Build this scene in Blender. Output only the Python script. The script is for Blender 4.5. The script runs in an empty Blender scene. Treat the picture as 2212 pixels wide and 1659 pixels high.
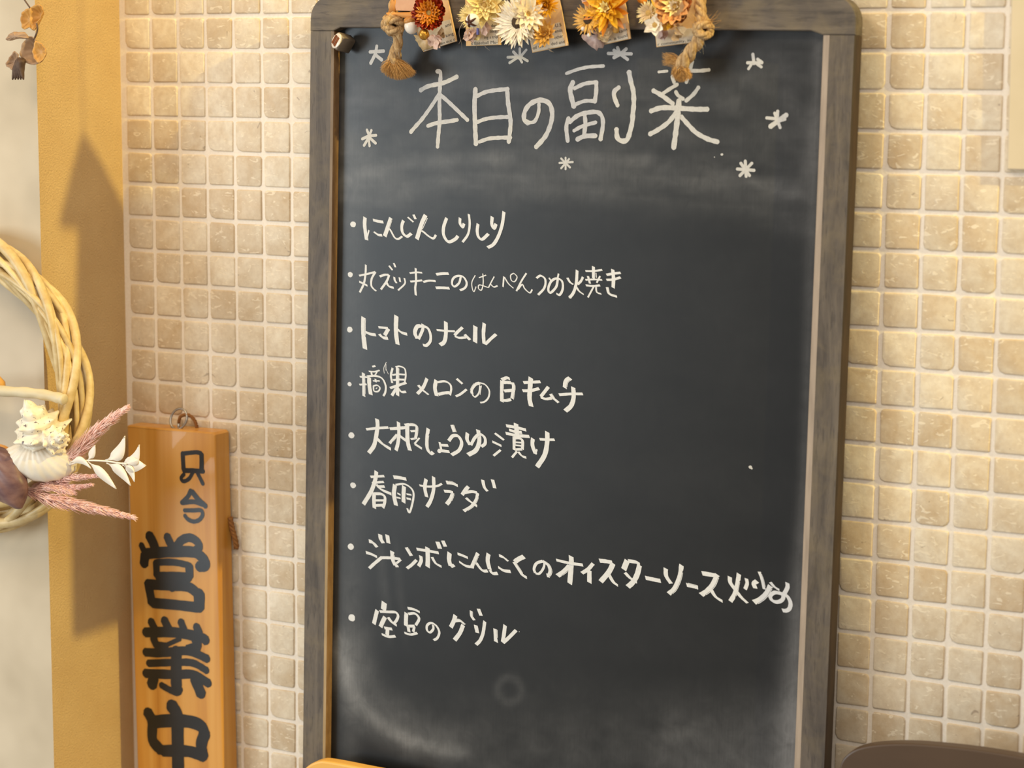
import bpy, math, random
from mathutils import Vector, Matrix, noise
random.seed(7)
R = random.random
def U(a, b): return a + (b - a) * random.random()
SC = bpy.context.scene
COL = SC.collection
S = 0.0255            # one tile pitch in metres; all measurements below are in tile pitches
V = Vector

# ------------------------------------------------------------------ camera
F = 4849.02
CAM = V((41.8736, -54.4308, -1.3779))
RX = V((0.87843298, 0.47784624, 0.00429747)); DN = V((0.07102127, -0.12165589, -0.99002819)); FW = V((-0.47255844, 0.86997863, -0.1408038))
cd = bpy.data.cameras.new('camera'); cam = bpy.data.objects.new('camera', cd); COL.objects.link(cam)
cd.sensor_width = 36.0; cd.lens = F / 2212 * 36; cd.clip_start = 0.05; cd.clip_end = 50
cam.matrix_world = Matrix.Translation(CAM * S) @ Matrix((RX, -DN, -FW)).transposed().to_4x4()
cd.dof.use_dof = True; cd.dof.focus_distance = 62.0 * S; cd.dof.aperture_fstop = 7.0
SC.camera = cam

# ------------------------------------------------------------------ world, lamps, exposure
SC.view_settings.view_transform = 'Standard'; SC.view_settings.look = 'None'
SC.view_settings.exposure = 0.0; SC.view_settings.gamma = 1.0
SC.view_settings.use_curve_mapping = False
w = bpy.data.worlds.new('world'); SC.world = w; w.use_nodes = True
w.node_tree.nodes['Background'].inputs[0].default_value = (1.0, 0.90, 0.78, 1)
w.node_tree.nodes['Background'].inputs[1].default_value = 0.42
def area(name, loc, target, size, power, color, sy=None, spread=180):
    d = bpy.data.lights.new(name, 'AREA'); o = bpy.data.objects.new(name, d); COL.objects.link(o)
    d.energy = power; d.color = color; d.shape = 'RECTANGLE'; d.size = size * S; d.size_y = (sy or size) * S
    d.spread = math.radians(spread)
    o.location = V(loc) * S
    o.rotation_euler = (V(target) - V(loc)).to_track_quat('-Z', 'Y').to_euler()
    return o
# daylight from a window behind and to the left of the camera
area('window_light', (-52, -66, -9), (8, 0, -11), 30, 27.0, (0.80, 0.92, 1.0), 40)
# soft warm room lighting from upper left
area('room_light', (-4, -52, 44), (13, 0, -10), 22, 12.0, (1.0, 0.85, 0.64))
area('room_light', (46, -50, 30), (16, 0, -10), 22, 7.3, (1.0, 0.91, 0.82))
# small warm downlights above the wall
def spot(name, loc, target, power, color, ang, blend, rad):
    d = bpy.data.lights.new(name, 'SPOT'); o = bpy.data.objects.new(name, d); COL.objects.link(o)
    d.energy = power; d.color = color; d.spot_size = math.radians(ang); d.spot_blend = blend; d.shadow_soft_size = rad * S
    o.location = V(loc) * S
    o.rotation_euler = (V(target) - V(loc)).to_track_quat('-Z', 'Y').to_euler()
spot('warm_downlight', (4, -9, 30), (3, 0, -2), 8.0, (1.0, 0.66, 0.20), 80, 0.8, 0.9)
LS = V((110, -20, 45))
spot('warm_spotlight', LS, (-1, -2.2, -8), 255.0, (1.0, 0.80, 0.25), 22, 0.5, 0.55)

# ------------------------------------------------------------------ projection helpers (real planes in the room)
def ray(x, y): return RX * ((x - 1106) / F) + DN * ((y - 829.5) / F) + FW
def on_y(x, y, Y=0.0):
    d = ray(x, y); return CAM + d * ((Y - CAM.y) / d.y)
def project(p):
    d = p - CAM; z = d.dot(FW); return 1106 + F * d.dot(RX) / z, 829.5 + F * d.dot(DN) / z
class Plane:              # a tilted board: local x along it, local z up, local y into the wall
    def __init__(s, o, u, up):
        s.o = V(o); s.u = V(u).normalized(); s.n = V(up).cross(s.u).normalized(); s.up = s.u.cross(s.n).normalized()
        s.M = Matrix((s.u, s.n, s.up)).transposed()
    def px(s, x, y, off=0.0):
        d = ray(x, y); t = (off - (CAM - s.o).dot(s.n)) / d.dot(s.n); q = CAM + d * t - s.o
        return V((q.dot(s.u), off, q.dot(s.up)))
    def world(s, l): return s.o + s.u * l[0] + s.n * l[1] + s.up * l[2]
    def mat(s): return Matrix.Translation(s.o * S) @ s.M.to_4x4()

# ------------------------------------------------------------------ object helpers
def tag(o, label=None, cat=None, group=None, kind=None):
    if label: o['label'] = label
    if cat: o['category'] = cat
    if group: o['group'] = group
    if kind: o['kind'] = kind
    return o
def empty(name, mat_world=None, loc=None):
    o = bpy.data.objects.new(name, None); COL.objects.link(o); o.empty_display_size = 0.02
    if mat_world is not None: o.matrix_world = mat_world
    elif loc is not None: o.location = V(loc) * S
    return o
def mesh(verts, faces, mats, smooth=True, name='mesh', idx=None):
    me = bpy.data.meshes.new(name)
    me.from_pydata([V(v) * S for v in verts], [], faces)
    for m in (mats if isinstance(mats, (list, tuple)) else [mats]): me.materials.append(m)
    if idx: me.polygons.foreach_set('material_index', idx)
    if smooth: me.polygons.foreach_set('use_smooth', [True] * len(faces))
    me.update(); return me
def put(name, me, parent=None, loc=None, rot=None, mat=None):
    o = bpy.data.objects.new(name, me); COL.objects.link(o)
    if parent: o.parent = parent
    if mat is not None: o.matrix_local = mat
    else:
        if loc is not None: o.location = V(loc) * S
        if rot is not None: o.rotation_euler = rot
    return o
class MB:
    def __init__(s): s.v = []; s.f = []; s.i = []
    def add(s, vs, fs, mi=0):
        b = len(s.v); s.v += [V(v) for v in vs]; s.f += [tuple(b + k for k in f) for f in fs]; s.i += [mi] * len(fs); return s
    def box(s, a, b, mi=0):
        x0, y0, z0 = a; x1, y1, z1 = b
        return s.add([(x0,y0,z0),(x1,y0,z0),(x1,y1,z0),(x0,y1,z0),(x0,y0,z1),(x1,y0,z1),(x1,y1,z1),(x0,y1,z1)],
              [(0,3,2,1),(4,5,6,7),(0,1,5,4),(1,2,6,5),(2,3,7,6),(3,0,4,7)], mi)
    def prism(s, pts, y0, y1, mi=0, bev=0.0):      # outline in x,z ; y0 = front, y1 = back ; bevelled front edge
        n = len(pts); c = V((sum(p[0] for p in pts) / n, 0, sum(p[1] for p in pts) / n))
        def ring(y, ins):
            out = []
            for k in range(n):
                a = V(pts[k - 1]); b = V(pts[k]); d = V(pts[(k + 1) % n])
                e1 = (b - a).normalized(); e2 = (d - b).normalized(); nn = V((-(e1 + e2).y, (e1 + e2).x)).normalized()
                cs = max(0.5, nn.dot(V((-e1.y, e1.x)))); q = b + nn * (ins / cs); out.append((q.x, y, q.y))
            return out
        # orientation: make the inset go inwards
        A = sum(pts[k - 1][0] * pts[k][1] - pts[k][0] * pts[k - 1][1] for k in range(n)); sg = 1 if A > 0 else -1
        rs = [ring(y0, sg * bev), ring(y0 + bev * .3, sg * bev * .3), ring(y0 + bev, 0), ring(y1, 0)] if bev else [ring(y0, 0), ring(y1, 0)]
        vs = [v for r in rs for v in r]; fs = []
        for k in range(len(rs) - 1):
            for j in range(n):
                j2 = (j + 1) % n; f = (k*n+j, k*n+j2, (k+1)*n+j2, (k+1)*n+j); fs.append(f if sg > 0 else f[::-1])
        f = tuple(range(n)); fs.append(f[::-1] if sg > 0 else f); m = (len(rs)-1)*n; f = tuple(range(m, m+n)); fs.append(f if sg > 0 else f[::-1])
        return s.add(vs, fs, mi)
    def tube(s, pts, r, n=8, mi=0, caps=True):
        pts = [V(p) for p in pts]; m = len(pts); rr = r if isinstance(r, (list, tuple)) else [r] * m
        vs = []; fs = []; up = None
        for k, p in enumerate(pts):
            t = (pts[min(k + 1, m - 1)] - pts[max(k - 1, 0)]); t = t.normalized() if t.length > 1e-9 else V((0,0,1))
            if up is None: up = V((0,0,1)) if abs(t.z) < .9 else V((1,0,0))
            a = t.cross(up).normalized(); b = a.cross(t).normalized(); up = b
            for j in range(n):
                th = 2 * math.pi * j / n; vs.append(p + (a * math.cos(th) + b * math.sin(th)) * rr[k])
        for k in range(m - 1):
            for j in range(n):
                j2 = (j + 1) % n; fs.append((k*n+j, k*n+j2, (k+1)*n+j2, (k+1)*n+j))
        if caps and n > 2: fs.append(tuple(range(n))[::-1]); fs.append(tuple(range((m-1)*n, m*n)))
        return s.add(vs, fs, mi)
    def ball(s, c, r, nu=12, nv=8, mi=0, fn=None):
        r = V(r) if not isinstance(r, (int, float)) else V((r, r, r)); vs = []; fs = []
        for i in range(nv + 1):
            ph = math.pi * i / nv
            for j in range(nu):
                th = 2 * math.pi * j / nu; d = V((math.sin(ph) * math.cos(th), math.sin(ph) * math.sin(th), math.cos(ph)))
                k = fn(d) if fn else 1.0; vs.append(V(c) + V((d.x * r.x, d.y * r.y, d.z * r.z)) * k)
        for i in range(nv):
            for j in range(nu):
                j2 = (j + 1) % nu; fs.append((i*nu+j, (i+1)*nu+j, (i+1)*nu+j2, i*nu+j2))
        return s.add(vs, fs, mi)
    def build(s, name, mats, parent=None, smooth=True, loc=None, rot=None, mat=None):
        return put(name, mesh(s.v, s.f, mats, smooth, name, s.i), parent, loc, rot, mat)
def catmull(pts, k=5):
    pts = [V(p) for p in pts]
    if len(pts) < 3: return pts
    P = [pts[0] * 2 - pts[1]] + pts + [pts[-1] * 2 - pts[-2]]; out = []
    for i in range(1, len(P) - 2):
        for j in range(k):
            t = j / k; a, b, c, d = P[i-1], P[i], P[i+1], P[i+2]
            out.append(0.5 * ((2*b) + (c - a) * t + (2*a - 5*b + 4*c - d) * t*t + (3*b - a - 3*c + d) * t**3))
    out.append(pts[-1]); return out

# ------------------------------------------------------------------ materials
def mat_new(name):
    m = bpy.data.materials.new(name); m.use_nodes = True; nt = m.node_tree
    return m, nt, nt.nodes['Principled BSDF']
def nd(nt, typ, ins=None, **kw):
    n = nt.nodes.new(typ)
    for k, v in kw.items(): setattr(n, k, v)
    for k, v in (ins or {}).items():
        if isinstance(v, bpy.types.NodeSocket): nt.links.new(v, n.inputs[k])
        else: n.inputs[k].default_value = v
    return n
def coords(nt, scale=(1, 1, 1), kind='Object'):
    tc = nd(nt, 'ShaderNodeTexCoord'); return nd(nt, 'ShaderNodeMapping', {0: tc.outputs[kind], 3: scale}).outputs[0]
def ramp(nt, fac, stops):
    r = nd(nt, 'ShaderNodeValToRGB', {0: fac}); e = r.color_ramp.elements
    while len(e) < len(stops): e.new(0.5)
    for k, (p, c) in enumerate(stops): e[k].position = p; e[k].color = (*c, 1)
    return r.outputs[0]
def mixc(nt, fac, a, b, mode='MIX'):
    n = nt.nodes.new('ShaderNodeMix'); n.data_type = 'RGBA'; n.blend_type = mode
    for i, v in ((0, fac), (6, a), (7, b)):
        if isinstance(v, bpy.types.NodeSocket): nt.links.new(v, n.inputs[i])
        elif i == 0: n.inputs[0].default_value = v
        else: n.inputs[i].default_value = (*v, 1)
    return n.outputs[2]
def fmath(nt, op, a, b=0.0):
    n = nt.nodes.new('ShaderNodeMath'); n.operation = op
    for i, v in enumerate((a, b)):
        if isinstance(v, bpy.types.NodeSocket): nt.links.new(v, n.inputs[i])
        else: n.inputs[i].default_value = v
    return n.outputs[0]
def bump(nt, bs, h, strength, dist=0.0005):
    b = nd(nt, 'ShaderNodeBump', {'Height': h, 'Strength': strength, 'Distance': dist}); nt.links.new(b.outputs[0], bs.inputs['Normal'])
def noise_t(nt, vec, scale, detail=4, rough=.55, dist=0.0):
    return nd(nt, 'ShaderNodeTexNoise', {'Vector': vec, 'Scale': scale, 'Detail': detail, 'Roughness': rough, 'Distortion': dist}).outputs[0]
def simple(name, c1, c2=None, scale=200, rough=.6, st=(1,1,1), bmp=0.0, sss=0.0, metal=0.0, spec=.4, trans=0.0, varies=0.0):
    m, nt, bs = mat_new(name)
    v = coords(nt, st); n = noise_t(nt, v, scale)
    c = ramp(nt, n, [(.3, c1), (.72, c2 or c1)])
    if varies:
        oi = nd(nt, 'ShaderNodeObjectInfo'); hs = nd(nt, 'ShaderNodeHueSaturation', {'Color': c, 'Value': fmath(nt, 'ADD', fmath(nt, 'MULTIPLY', oi.outputs['Random'], varies), 1 - varies / 2)}); c = hs.outputs[0]
    nt.links.new(c, bs.inputs['Base Color']); bs.inputs['Roughness'].default_value = rough; bs.inputs['Metallic'].default_value = metal
    bs.inputs['Specular IOR Level'].default_value = spec
    if sss: bs.inputs['Subsurface Weight'].default_value = sss; bs.inputs['Subsurface Scale'].default_value = 0.002
    if bmp: bump(nt, bs, n, bmp)
    return m
def srgb(r, g, b):
    f = lambda c: (c / 255 / 12.92) if c / 255 <= .04045 else ((c / 255 + .055) / 1.055) ** 2.4
    return (f(r), f(g), f(b))

# travertine tile
m_tile, nt, bs = mat_new('travertine')
oi = nd(nt, 'ShaderNodeObjectInfo'); gm = nd(nt, 'ShaderNodeNewGeometry')
pos = nd(nt, 'ShaderNodeMapping', {0: gm.outputs['Position'], 3: (1, 1, 1)}).outputs[0]
n1 = noise_t(nt, pos, 60, 3, .6, .4); n2 = noise_t(nt, pos, 260, 5, .65); n3 = noise_t(nt, nd(nt, 'ShaderNodeMapping', {0: gm.outputs['Position'], 3: (1, 1, 2.2)}).outputs[0], 130, 2, .5, 1.2)
c = ramp(nt, n1, [(.3, srgb(212, 188, 150)), (.7, srgb(228, 212, 182))])
tone = nd(nt, 'ShaderNodeHueSaturation', {'Color': c, 'Hue': fmath(nt, 'ADD', fmath(nt, 'MULTIPLY', oi.outputs['Random'], .008), .494), 'Saturation': fmath(nt, 'ADD', fmath(nt, 'MULTIPLY', oi.outputs['Random'], -.25), 1.05), 'Value': fmath(nt, 'ADD', fmath(nt, 'MULTIPLY', oi.outputs['Random'], .20), .87)}).outputs[0]
tone = mixc(nt, fmath(nt, 'MULTIPLY', ramp(nt, n2, [(.35, (1,1,1)), (.6, (0,0,0))]), .16), tone, srgb(150, 112, 70))
pit = ramp(nt, n3, [(.62, (0,0,0)), (.66, (1,1,1))])
tone = mixc(nt, fmath(nt, 'MULTIPLY', pit, .75), tone, srgb(236, 220, 192))
dk = ramp(nt, noise_t(nt, pos, 85, 2, .5, 2.0), [(.73, (0,0,0)), (.77, (1,1,1))])
tone = mixc(nt, fmath(nt, 'MULTIPLY', dk, .45), tone, srgb(120, 95, 80))
nt.links.new(tone, bs.inputs['Base Color']); bs.inputs['Roughness'].default_value = .48; bs.inputs['Specular IOR Level'].default_value = .35
bump(nt, bs, fmath(nt, 'ADD', n2, fmath(nt, 'MULTIPLY', pit, .3)), .35, .0006)
m_grout = simple('grout', srgb(232, 219, 200), srgb(240, 229, 213), 500, .85, bmp=.5)
# yellow stucco reveal and pale plaster front of the pillar
m_yel, nt, bs = mat_new('yellow_stucco'); v = coords(nt, (1, 1, 1)); n = noise_t(nt, v, 700, 5, .6, .3)
nt.links.new(ramp(nt, noise_t(nt, v, 25), [(.3, srgb(214, 178, 122)), (.7, srgb(222, 188, 132))]), bs.inputs['Base Color']); bs.inputs['Roughness'].default_value = .8; bump(nt, bs, n, 1.0, .0016)
m_plaster, nt, bs = mat_new('pale_plaster'); v = coords(nt); n = noise_t(nt, v, 300, 3)
nt.links.new(ramp(nt, noise_t(nt, v, 18, 2), [(.3, srgb(186, 170, 144)), (.7, srgb(206, 190, 164))]), bs.inputs['Base Color']); bs.inputs['Roughness'].default_value = .7; bump(nt, bs, n, .15)
m_cream = simple('cream_sheet', srgb(210, 192, 158), srgb(218, 200, 168), 30, .6)
# grey stained wood (grain along local z or x)
def greywood(name, st):
    m, nt, bs = mat_new(name); v = coords(nt, st)
    a = noise_t(nt, v, 90, 6, .68, .6); b = noise_t(nt, v, 420, 3, .6); cc = noise_t(nt, coords(nt), 45, 3, .6, .5)
    c = ramp(nt, a, [(.28, srgb(60, 52, 45)), (.5, srgb(88, 78, 68)), (.75, srgb(112, 100, 86))])
    c = mixc(nt, fmath(nt, 'MULTIPLY', ramp(nt, b, [(.34, (1,1,1)), (.46, (0,0,0))]), .55), c, srgb(52, 44, 38))
    c = mixc(nt, fmath(nt, 'MULTIPLY', ramp(nt, cc, [(.45, (0,0,0)), (.7, (1,1,1))]), .35), c, srgb(128, 112, 82))
    nt.links.new(c, bs.inputs['Base Color']); bs.inputs['Roughness'].default_value = .62; bump(nt, bs, fmath(nt, 'ADD', a, b), .35, .0004); return m
m_gwv = greywood('grey_wood_upright', (1, 1, .13)); m_gwh = greywood('grey_wood_level', (.13, 1, 1))
m_wear = simple('worn_edge', srgb(176, 156, 134), srgb(150, 132, 112), 220, .6, st=(1, 1, .15))
m_endw = simple('bare_wood_edge', srgb(120, 88, 56), srgb(146, 112, 74), 300, .65, st=(1, 1, .3), bmp=.3)
m_side = simple('shaded_wood_side', srgb(46, 34, 24), srgb(64, 48, 34), 200, .6, st=(1, 1, .2))  # frame side colour darkened to stand in for shade under the warm spot
# slate writing surface with chalk dust stored on the mesh
m_slate, nt, bs = mat_new('chalk_surface'); at = nd(nt, 'ShaderNodeAttribute', attribute_name='dust')
v = coords(nt, (1, 1, .06)); st = noise_t(nt, v, 900, 4, .7); cl = noise_t(nt, coords(nt, (1,1,1)), 70, 5, .6, .8)
d = fmath(nt, 'MULTIPLY', at.outputs['Fac'], fmath(nt, 'ADD', fmath(nt, 'MULTIPLY', st, .45), fmath(nt, 'ADD', fmath(nt, 'MULTIPLY', cl, .9), .1)))
nt.links.new(mixc(nt, d, (.006, .006, .006), (.52, .51, .50)), bs.inputs['Base Color'])
bs.inputs['Roughness'].default_value = .38; bs.inputs['Specular IOR Level'].default_value = .38
bump(nt, bs, st, .05, .0002)
def chalkm(name, a, b, sc):
    m, nt, bs = mat_new(name); n = noise_t(nt, coords(nt), sc, 4, .7)
    nt.links.new(ramp(nt, n, [(.25, a), (.6, b)]), bs.inputs['Base Color']); bs.inputs['Roughness'].default_value = .8; bs.inputs['Specular IOR Level'].default_value = .2; return m
m_marker = chalkm('white_marker_ink', srgb(208, 207, 206), srgb(220, 219, 217), 700)
m_chalk = chalkm('white_chalk', srgb(184, 181, 176), srgb(200, 197, 192), 900)
m_ink = simple('black_ink', (.008, .007, .006), (.014, .012, .011), 60, .35, spec=.5)
# cedar sign board
m_cedar, nt, bs = mat_new('cedar'); v = coords(nt, (1, 1, .035)); a = noise_t(nt, v, 55, 3, .55, .5); b = noise_t(nt, v, 230, 3, .5)
c = ramp(nt, a, [(.3, srgb(176, 112, 36)), (.5, srgb(206, 146, 62)), (.72, srgb(220, 166, 86))]); c = mixc(nt, fmath(nt, 'MULTIPLY', b, .3), c, srgb(190, 130, 56))
nt.links.new(c, bs.inputs['Base Color']); bs.inputs['Roughness'].default_value = .38; bs.inputs['Coat Weight'].default_value = .15
m_pine = simple('pine', srgb(226, 166, 74), srgb(238, 186, 98), 60, .45, st=(.1, 1, 1))
m_brown = simple('brown_wood', srgb(80, 62, 46), srgb(90, 70, 52), 60, .42, st=(.15, 1, 1), bmp=.1)
m_steel = simple('dull_steel', (.32, .30, .28), (.45, .42, .38), 200, .35, metal=.9)
m_cord = simple('brown_cord', srgb(120, 76, 34), srgb(160, 108, 54), 900, .8, bmp=.5)
m_jute = simple('jute', srgb(150, 114, 70), srgb(214, 180, 130), 900, .85, st=(1, 1, .3), bmp=.8)
m_jute2 = simple('jute_fray', srgb(176, 124, 60), srgb(222, 176, 108), 600, .8)
m_willow = simple('willow', srgb(196, 164, 104), srgb(224, 200, 148), 120, .45, bmp=.1, spec=.5, varies=.25)
m_drift = simple('driftwood', srgb(196, 178, 140), srgb(224, 210, 176), 90, .6, st=(.2, 1, 1), bmp=.2)
m_card = simple('kraft_card', srgb(222, 180, 124), srgb(232, 194, 142), 300, .7)
m_news = simple('newsprint', srgb(206, 192, 168), srgb(218, 206, 184), 300, .8)
m_print = simple('print_ink', (.035, .03, .028), None, 50, .8)
m_kraft = simple('pink_kraft_paper', srgb(196, 150, 118), srgb(206, 162, 128), 200, .75)
m_kraft2 = simple('orange_kraft_paper', srgb(196, 132, 62), srgb(206, 146, 76), 200, .7)
def petal(name, a, b, rough=.45, sss=.0): return simple(name, srgb(*a), srgb(*b), 350, rough, bmp=.2, spec=.5, varies=.2)
p_red = petal('petal_rust', (118, 22, 6), (172, 54, 8), .3); p_amber = petal('petal_amber', (176, 88, 6), (212, 128, 16), .3)
p_pale = petal('petal_pale_yellow', (236, 206, 122), (248, 228, 160)); p_white = petal('petal_ivory', (238, 220, 186), (250, 238, 214))
p_gold = petal('petal_gold', (216, 150, 20), (242, 186, 44)); p_ochre = petal('petal_ochre', (206, 146, 50), (226, 176, 86))
p_deep = petal('petal_orange', (214, 124, 20), (236, 152, 40)); p_peach = petal('petal_peach', (206, 136, 70), (230, 172, 108)); p_beige = petal('petal_beige', (196, 160, 110), (222, 192, 142))
p_pink = petal('petal_dusty_pink', (200, 158, 136), (222, 188, 164)); p_lil = petal('petal_mauve', (176, 146, 136), (206, 178, 164))
m_dark = simple('dark_disc', srgb(44, 30, 18), srgb(92, 66, 36), 900, .8, bmp=1.0); m_tan = simple('tan_disc', srgb(180, 140, 70), srgb(206, 168, 96), 900, .8, bmp=1.0)
m_gb = simple('gold_paint', srgb(170, 118, 36), srgb(224, 172, 80), 500, .3, metal=.75, bmp=.6)
m_bead = simple('white_bead', srgb(226, 212, 196), srgb(240, 230, 214), 80, .3)
m_cap = simple('acorn_cap', srgb(160, 100, 44), srgb(206, 150, 80), 500, .4, bmp=.8)
m_white = simple('white_cotton', srgb(222, 218, 214), srgb(244, 240, 232), 200, .6)
m_stripe = simple('brown_husk', srgb(60, 26, 8), srgb(84, 40, 16), 200, .4)
m_blue = simple('blue_violet_thread', srgb(90, 90, 150), srgb(116, 110, 164), 200, .6)
m_hair = simple('pale_fibre', srgb(176, 164, 146), None, 50, .6)
m_leaf = simple('dried_leaf', srgb(150, 116, 88), srgb(182, 148, 112), 90, .55, bmp=.2)
m_leafy = simple('dried_leaf_amber', srgb(186, 130, 56), srgb(216, 164, 84), 90, .5)
m_leafd = simple('dried_bud', srgb(66, 44, 30), srgb(112, 88, 70), 200, .7, bmp=.5)
m_shell = simple('pale_shell', srgb(226, 212, 188), srgb(242, 232, 214), 60, .4, bmp=.15)
m_conch, nt, bs = mat_new('speckled_shell'); v = coords(nt)
c = mixc(nt, ramp(nt, noise_t(nt, v, 330, 3, .6, .5), [(.62, (0,0,0)), (.66, (1,1,1))]), srgb(236, 224, 200), srgb(104, 90, 92)); nt.links.new(c, bs.inputs['Base Color']); bs.inputs['Roughness'].default_value = .4; bump(nt, bs, noise_t(nt, v, 200), .5)
m_purple = simple('purple_shell', srgb(96, 66, 66), srgb(134, 100, 92), 160, .4, st=(.3, 1, 1)); m_orange = simple('amber_shell', srgb(206, 140, 60), srgb(226, 170, 96), 90, .4)
m_plume = simple('pink_plume', srgb(252, 200, 182), srgb(255, 224, 210), 200, .7, spec=.2)
m_wleaf = simple('bleached_leaf', srgb(238, 222, 200), srgb(244, 232, 212), 120, .5)
m_copper = simple('copper_band', srgb(120, 66, 36), srgb(150, 88, 50), 200, .35, metal=.5); m_pearl = simple('glazed_white', srgb(206, 194, 176), srgb(226, 214, 198), 100, .2); m_silver = simple('grey_metal', srgb(112, 98, 82), srgb(132, 118, 100), 100, .3, metal=.15)
TITLE = """
@780 0 4.809
38 615,940 700,895 860,860 1000,795
38 785,740 825,755 822,860 818,960 815,1100 818,1250 805,1400 795,1530
36 815,970 740,1090 640,1230 570,1310 515,1375
36 820,980 900,1050 985,1130 1110,1250
36 690,1310 780,1280 900,1262 1005,1245
45 1190,920 1180,1080 1185,1280 1195,1500
36 1200,1000 1300,955 1420,935 1530,925
42 1520,935 1530,1080 1555,1250 1545,1400 1535,1480
34 1205,1270 1300,1235 1430,1218 1540,1215
34 1225,1475 1330,1440 1450,1430 1560,1430
34 1850,1080 1845,1170 1805,1260 1735,1275
44 1740,1280 1695,1240 1705,1150 1765,1075 1860,1040 1950,1070 1985,1160 1975,1270 1930,1390 1880,1460 1815,1530
@1180 0 4.809
30 205,765 330,720 450,695 600,685
48 280,850 250,930 265,1020 290,1110
36 290,920 400,870 510,855
40 520,850 520,950 505,1060
34 290,1090 400,1050 500,1050
40 235,1225 210,1320 225,1470
40 240,1270 330,1200 430,1170 530,1165 580,1210 590,1300 565,1450
40 400,1190 408,1280 395,1400
34 285,1360 380,1310 520,1270
42 320,1450 400,1415 520,1410
42 760,905 710,950 710,1010 745,1100
46 860,745 880,850 905,950 910,1080 900,1180 895,1260 870,1370 840,1450 790,1465 740,1430 730,1340
26 1165,748 1260,738
34 1500,735 1600,735 1695,725
34 1520,635 1490,740 1455,860
36 1310,790 1330,860
34 1365,875 1290,920 1215,970
34 1345,950 1370,990 1425,1030
36 1585,905 1530,980 1450,1050
42 1110,940 1200,990 1320,1080
44 1085,1155 1200,1120 1380,1125 1550,1135 1680,1135
52 1380,1040 1370,1180 1350,1350 1325,1540
42 1350,1170 1270,1270 1160,1350 1075,1395
42 1400,1210 1480,1300 1560,1380 1680,1445 1785,1475
26 1825,1605
12 1748,1632
"""
STARS = ["""@780 0 4.809
30 165,475 158,520 150,570
30 90,540 240,530
32 150,560 100,660
32 150,570 220,625""","""@780 0 4.809
24 60,1345 85,1410
24 110,1350 85,1410
26 10,1445 80,1415 160,1405
26 80,1430 30,1515
24 80,1430 90,1520
26 90,1430 155,1490""","""@780 0 4.809
24 1520,595 1640,590
28 1580,535 1640,600
26 1650,500 1650,590
24 1720,515 1640,610
24 1540,655 1640,590
24 1640,590 1675,650
24 1660,590 1735,635""","""@1180 0 4.809
30 640,555 890,560
30 700,520 780,570 850,620
32 740,490 765,560
32 835,505 770,560 700,600""","""@1600 0 3.614
22 95,420 105,500
22 50,490 170,490
20 60,540 100,480
20 165,525 100,480
22 130,460 170,490""","""@1600 0 3.614
22 200,920 300,930
24 290,865 285,930
34 360,895 300,940 230,990
22 265,880 310,1000
22 350,930 280,950""","""@0 0 1
6 1610,347 1612,382
6 1592,365 1630,368
6 1600,352 1620,380
6 1625,352 1598,380""","""@0 0 1
4 1222,340 1222,366
4 1208,352 1238,350
4 1212,342 1232,362
4 1230,343 1212,364""","""@0 0 1
7 1621,1009
4 1624,1012"""]
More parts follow.
